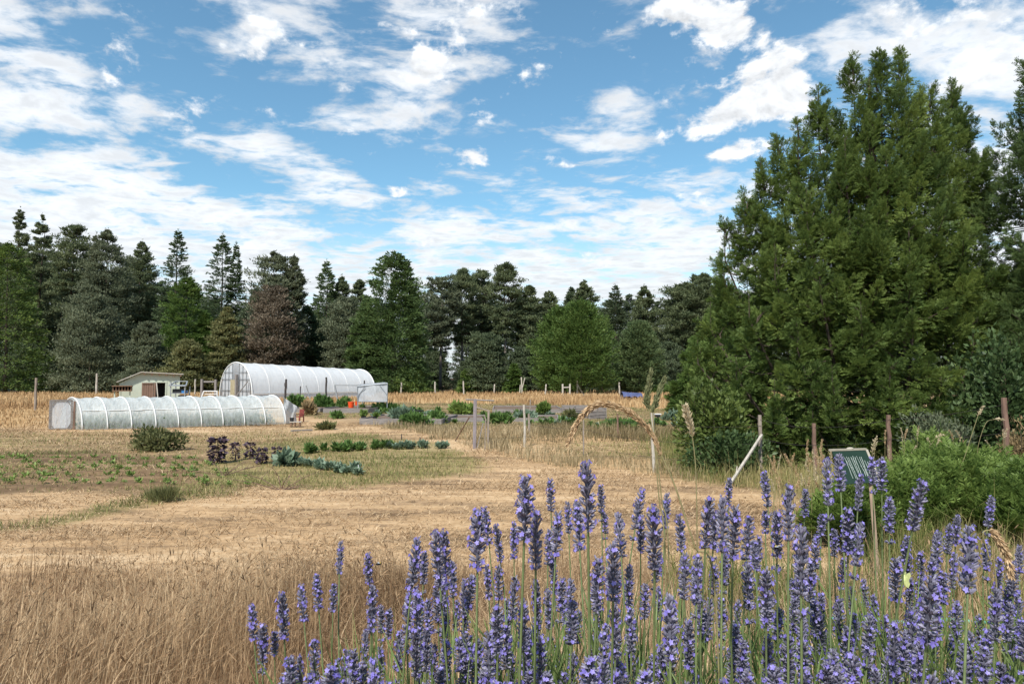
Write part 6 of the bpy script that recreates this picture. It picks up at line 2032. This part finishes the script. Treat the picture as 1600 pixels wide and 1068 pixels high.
def lavender():
    rng = np.random.default_rng(2024)
    spikes = []
    for (tx, ty, bx, by) in SPIKES:
        ln = by - ty
        D = float(np.clip(.085 * F / (ln * 1.0) * rng.uniform(.92, 1.08), .78, 1.75))
        spikes.append((tx, ty, bx, by, D))
    env = lambda x: np.interp(x, [400, 560, 640, 740, 900, 1000, 1100, 1200, 1300, 1400, 1500, 1600], [1040, 980, 925, 880, 865, 865, 850, 830, 830, 850, 850, 870])
    tries = 0
    want = 145
    placed = [(a, b) for a, b, *_ in spikes]
    n0 = len(spikes)
    while len(spikes) < n0 + want and tries < 9000:
        tries += 1
        x = rng.uniform(560, 1640) if rng.uniform() < .93 else rng.uniform(440, 560)
        e = env(x)
        y = e + (1068 - e) * rng.uniform(0, 1) ** .9
        if any(abs(x - a) < 9 and abs(y - b) < 26 for a, b in placed): continue
        # lower ones stand nearer, as the tops are about level
        D = float(np.clip(1.75 - (y - 820) / 250 * .75 + rng.normal(0, .13), .80, 2.0))
        ln = .080 * F / D * rng.uniform(.75, 1.1)
        spikes.append((x, y, x + rng.normal(-1, 3.0), y + ln, D)); placed.append((x, y))
    meshes = [spike_mesh(400 + i, stray=(i % 3 == 0)) for i in range(9)]
    centres = [(-.08, 1.20), (.22, 1.38), (.48, 1.10), (.78, 1.42), (1.10, 1.25), (1.45, 1.6)]
    LBL = ['lavender bush at the left end of the flowering row, the one with the fewest spikes', 'lavender bush with the tallest spikes, second from the left in the row', 'lavender bush in the middle of the row in front of the mown field',
           'lavender bush in front of the green sign', 'lavender bush in front of the feathery green bushes', 'lavender bush cut off by the right edge']
    plants = []
    for c, lb in zip(centres, LBL):
        z = float(zt(c[0], c[1]))
        plants.append(thing('lavender_bush', lb, 'lavender', (c[0], c[1], z), 0, 'lavender bushes of the foreground row'))
    count = [0] * len(plants)
    for i, (tx, ty, bx, by, D) in enumerate(spikes):
        tip = at(tx, ty, D + rng.normal(0, .012)); bot = at(bx, by, D)
        pi = int(np.argmin([(bot.x - c[0]) ** 2 + .5 * (bot.y - c[1]) ** 2 for c in centres]))
        if count[pi] >= 98:
            continue
        count[pi] += 1
        pl = plants[pi]; o = pl.location
        axis = tip - bot; L = axis.length; ax = axis.normalized()
        foot = Vector((o.x + (bot.x - o.x) * .55 + rng.normal(0, .02), o.y + (bot.y - o.y) * .5 + rng.normal(0, .02), 0))
        foot.z = float(zt(foot.x, foot.y)) - .01
        k = (bot - foot).length * .5
        c1 = bot - ax * k
        pts = []
        for q in range(8):
            f = q / 7
            pts.append((foot * (1 - f) ** 2 + c1 * 2 * f * (1 - f) + (bot + ax * L * .05) * f ** 2) - o)
        mb = MB(); mb.tube(pts, [.0026, .0026, .0025, .0023, .0021, .0019, .0017, .0015], 6, caps=False)
        st = mb.build('flower_stem', M['lav_stem'], pl, smooth=True)
        sp = bpy.data.objects.new('flower_spike', meshes[int(rng.integers(0, len(meshes)))])
        COL.objects.link(sp)
        sp.parent = st
        W_ = .065 * rng.uniform(.86, 1.14)
        q = ax.to_track_quat('Z', 'Y').to_matrix() @ Matrix.Rotation(rng.uniform(0, 6.28), 3, 'Z')
        sp.matrix_local = Matrix.Translation(bot - o) @ q.to_4x4() @ Matrix.Diagonal((W_, W_, L, 1))
    # leafy grey green base of each bush
    for pl, c in zip(plants, centres):
        r = np.random.default_rng(int(c[0] * 100) + 500)
        n = 3200
        a = r.uniform(0, 6.283, n); q = np.sqrt(r.uniform(0, 1, n)) * .27
        h = r.uniform(.02, .64, n)
        P = np.stack([np.cos(a) * q * (.5 + h), np.sin(a) * q * (.5 + h) * .9, h], 1)
        D_ = np.stack([np.cos(a) * .35, np.sin(a) * .35, np.full(n, 1.0)], 1) + r.normal(0, .2, (n, 3))
        V, Fq = leaves(P, D_, r.uniform(.05, .16, n), r.uniform(.0012, .0026, n), r)
        link('leaves', np_mesh('leaves', V, Fq, M['lav_leaf'], tint=np.repeat(np.clip(r.normal(.5, .2, n), 0, 1), 4)), pl)
    return count


LAV = lavender()
print('lavender stems per bush', LAV)


# ------------------------------------------------------------------ tall grass heads
M['head_tan'] = foliage('tan_seed_head', (.30, .19, .10), (.68, .50, .31), .3, .7, (.50, .35, .20))
M['head_pale'] = foliage('pale_seed_head', (.34, .27, .16), (.70, .60, .42), .25, .7, (.52, .43, .28))
M['head_green'] = foliage('green_seed_head', (.09, .105, .045), (.27, .28, .14), .25, .6, (.17, .18, .085))
M['stalk'] = surf('grass_stalk', (.30, .26, .12), (.22, .19, .09), .6, 50)


def bez(P, n):
    """smooth curve through points (Catmull-Rom)"""
    P = [Vector(p) for p in P]
    out = []
    for i in range(len(P) - 1):
        p0 = P[max(0, i - 1)]; p1 = P[i]; p2 = P[i + 1]; p3 = P[min(len(P) - 1, i + 2)]
        for k in range(n):
            t = k / n
            out.append(.5 * ((2 * p1) + (p2 - p0) * t + (2 * p0 - 5 * p1 + 4 * p2 - p3) * t * t + (3 * p1 - p0 - 3 * p2 + p3) * t ** 3))
    out.append(P[-1])
    return out


def grass_head(label, D, stalk_px, head_px, mat, width, group, n=230, r=.0013, grain=.011, seed=0, foot_px=None, dD=0.0, name='grass_stalk', loose=1.0, taper=True):
    """one stalk with its seed head; pixel polylines from the foot upward, the head going on from the stalk's end"""
    top = stalk_px[0]
    gx = foot_px if foot_px else stalk_px[0][0]
    p_first = at(top[0], top[1], D)
    foot = Vector((p_first.x + (0 if not foot_px else (gx - top[0]) / F * D), D, 0)); foot.z = float(zt(foot.x, foot.y)) - .02
    t = thing(name, label, 'grass', foot, 0, group)
    st = [foot] + [at(a, b, D + dD * k / max(1, len(stalk_px))) for k, (a, b) in enumerate(stalk_px)]
    hd = [at(a, b, D + dD) for a, b in head_px]
    path = bez(st + hd, 6)
    ns = (len(st) - 1) * 6 + 1
    mb = MB(); mb.tube([p - foot for p in path], [r * (1.25 - .7 * i / len(path)) for i in range(len(path))], 5, caps=False)
    mb.build('stalk', M['stalk'], t, smooth=True)
    rng = np.random.default_rng(seed + 77)
    H = np.array([(p - foot)[:] for p in path[ns - 1:]])
    seg = len(H) - 1
    f = rng.uniform(0, 1, n)
    i = np.minimum((f * seg).astype(int), seg - 1); w = f * seg - i
    P = H[i] * (1 - w)[:, None] + H[i + 1] * w[:, None]
    T_ = unit(H[i + 1] - H[i])
    prof = np.sin(np.pi * np.clip(f * .93 + .07, 0, 1)) ** .55 if taper else np.ones(n)
    # clumped spikelets give the head its uneven outline
    prof = prof * (1 + .30 * np.sin(f * 34 + 2.2 * np.sin(f * 13 + seed)) * loose)
    s = unit(np.cross(T_, rng.normal(size=(n, 3))))
    P = P + s * (width * prof * rng.uniform(.1, .75, n))[:, None]
    V, Fq = leaves(P, T_ * .9 + s * .55 * loose + rng.normal(0, .15, (n, 3)), grain * rng.uniform(.7, 1.4, n), grain * .16 * rng.uniform(.8, 1.3, n), rng)
    link('seed_head', np_mesh('seed_head', V, Fq, M[mat], tint=np.repeat(np.clip(rng.normal(.5, .22, n) + .07 * np.sin(f * 20), 0, 1), 4)), t)
    return t


grass_head('tall grass stalk with a long tan seed head arching over before the garden', 1.15, [(1120, 960), (1085, 852), (1055, 760), (1034, 712)], [(1022, 684), (1004, 660), (980, 642), (955, 633), (934, 632), (918, 641), (905, 656), (896, 674), (888, 692)], 'head_tan', .0064, None, 1300, .0013, .0080, 1, loose=.38)
grass_head('thin grass stalk with a pale upright head left of the huge conifer', 1.5, [(1090, 900), (1089, 800), (1087, 730), (1082, 682)], [(1079, 664), (1074, 648), (1071, 636)], 'head_pale', .0060, None, 330, .0012, .010, 2)
grass_head('green upright seed head, left one of the two crossing before the grey fence post', 1.35, [(1040, 900), (1030, 780), (1022, 690), (1014, 640)], [(1011, 628), (1013, 605), (1017, 580)], 'head_green', .0085, 'green seed heads before the grey post', 620, .0012, .008, 3, loose=.2)
grass_head('green slanting seed head, right one of the two crossing before the grey fence post', 1.35, [(1046, 900), (1034, 780), (1024, 690), (1020, 645)], [(1023, 632), (1030, 612), (1038, 592)], 'head_green', .0078, 'green seed heads before the grey post', 580, .0012, .008, 4, loose=.2)
grass_head('tan seed head hanging over the lavender at the right edge', 1.25, [(1560, 960), (1545, 870), (1536, 835), (1545, 828)], [(1556, 836), (1566, 852), (1574, 873), (1580, 900)], 'head_tan', .006, None, 420, .0012, .010, 5)
# reed like heads standing around the sign, and behind the feathery bushes
G1 = 'dry grass heads left of the green sign'
rr = random.Random(31)
HEADS1 = [(1262, 688, 'tallest slender tan grass head just left of the shortest brown post'), (1284, 687, 'upright tan grass head just right of the shortest brown post')]
for k, (px, py, lab) in enumerate(HEADS1):
    grass_head(lab, 10.5, [(px - 3, py + 62), (px - 2, py + 24)], [(px - 1, py + 12), (px + 1, py)], 'head_tan', .011, G1, 150, .004, .024, 40 + k, foot_px=px - 6)
for k in range(44):
    px = rr.uniform(1206, 1300); py = rr.uniform(698, 752) + max(0, 1240 - px) * .25
    D = rr.uniform(9.0, 11.5); ln = rr.uniform(14, 26); le = rr.uniform(-9, 4)
    grass_head('golden grass head in the clump of dry grass left of the green sign', D, [(px - le * .5, py + ln + 36), (px - le * .2, py + ln)], [(px + le * .1, py + ln * .5), (px + le, py)], 'head_tan' if rr.random() < .6 else 'head_pale', .0095, G1, 90, .0035, .024, 50 + k, foot_px=px + rr.uniform(-8, 4))
G2_ = 'pale grass heads behind the feathery bushes'
for k in range(30):
    px = rr.uniform(1372, 1598); py = rr.uniform(664, 715); D = rr.uniform(11.6, 13.0); ln = rr.uniform(14, 22); le = rr.uniform(-7, 7)
    grass_head('pale grass head rising behind the feathery green bushes', D, [(px - le * .5, py + ln + 40), (px - le * .2, py + ln)], [(px + le * .1, py + ln * .5), (px + le, py)], 'head_pale' if rr.random() < .6 else 'head_tan', .010, G2_, 90, .0035, .025, 120 + k, foot_px=px + rr.uniform(-6, 6))
grass_head('longest slanting grass stalk with a pale head left of the thick post', 10.0, [(1500, 740), (1508, 712), (1528, 650)], [(1531, 644), (1536, 635)], 'head_pale', .016, G2_, 80, .004, .03, 160, foot_px=1496)
grass_head('bowed grass stalk with a drooping head touching the thick post', 10.5, [(1530, 730), (1528, 700), (1540, 662), (1552, 655)], [(1560, 654), (1568, 655)], 'head_pale', .012, G2_, 70, .0035, .03, 161, foot_px=1532)
grass_head('bowed grass stalk with a curved head right of the brown post', 11.0, [(1448, 718), (1452, 702), (1462, 684)], [(1470, 679), (1477, 680)], 'head_pale', .014, G2_, 70, .0035, .03, 162, foot_px=1446)
for px, py, lab in ((1365, 688, 'left one of two thin pale heads between sign and brown post'), (1369, 681, 'higher one of two thin pale heads between sign and brown post')):
    grass_head(lab, 9.5, [(px - 4, py + 60), (px - 2, py + 22)], [(px - 1, py + 12), (px + 1, py)], 'head_pale', .014, G2_, 70, .0035, .03, 170 + px, foot_px=px - 5)


# ------------------------------------------------------------------ bees and the pale butterfly
def bee(label, px, py, D, size, heading):
    c = at(px, py, D)
    t = thing('bumblebee', label, 'bee', c, heading, None)
    s = size
    mb = MB()
    mb.ell((0, 0, 0), (s * .34, s * .27, s * .26)); mb.ell((-s * .42, 0, -s * .04), (s * .42, s * .30, s * .28)); mb.ell((s * .36, 0, -s * .03), (s * .15, s * .15, s * .15))
    mb.build('body', M['black'], t, smooth=True)
    mb = MB(); mb.ell((s * .08, 0, s * .10), (s * .22, s * .24, s * .19)); mb.build('collar', surf('yellow_fur', (.55, .40, .06), (.4, .28, .04), .9, 50), t, smooth=True)
    for sg in (-1, 1):
        mb = MB()
        V = [(0, 0, s * .22)] + [(-s * .1 + s * .50 * math.cos(a) * .5 - s * .2, sg * (s * .12 + s * .62 * (1 - math.cos(a * .5)) * .5), s * .26 + s * .05 * math.sin(a)) for a in np.linspace(0, 6.28, 12)[:-1]]
        mb.add(V, [(0, i, i + 1) for i in range(1, len(V) - 1)] + [(0, len(V) - 1, 1)])
        mb.build('wing', M['cloth'], t)
    for k in range(6):
        mb = MB(); sg = -1 if k % 2 else 1; x = s * (.25 - .2 * (k // 2))
        mb.tube([(x, sg * s * .15, -s * .15), (x, sg * s * .36, -s * .30), (x - s * .05, sg * s * .40, -s * .48)], s * .03, 4); mb.build('leg', M['black'], t)
    return t


bee('black bumblebee with a yellow collar on the lavender below the sign stake', 1214, 855, 1.05, .011, 2.2)
bee('small black bee flying over the tall dry grass left of the lavender', 593, 880, 1.5, .010, .4)
bee('small dark bee flying between the lavender spikes before the mown field', 803, 902, 1.2, .008, 1.4)
c = at(1413, 907, .95)
t = thing('pale_butterfly', 'pale yellow green butterfly with folded wings sitting on a lavender spike', 'butterfly', c, .5)
ye = surf('pale_yellow_wing', (.62, .68, .30), (.5, .56, .22), .6, 300)
mb = MB(); mb.tube([(0, 0, -.008), (.001, 0, 0), (.0015, 0, .008)], [.0007, .0013, .0009], 6); mb.build('body', ye, t, smooth=True)
for sg in (-1, 1):
    mb = MB()
    W1 = [(0, sg * .0006, .002), (.004, sg * .002, .010), (.009, sg * .003, .011), (.011, sg * .003, .006), (.007, sg * .002, .0), (.009, sg * .0025, -.005), (.006, sg * .002, -.010), (.001, sg * .001, -.007)]
    mb.add(W1, [tuple(range(8))]); mb.build('wing', ye, t)
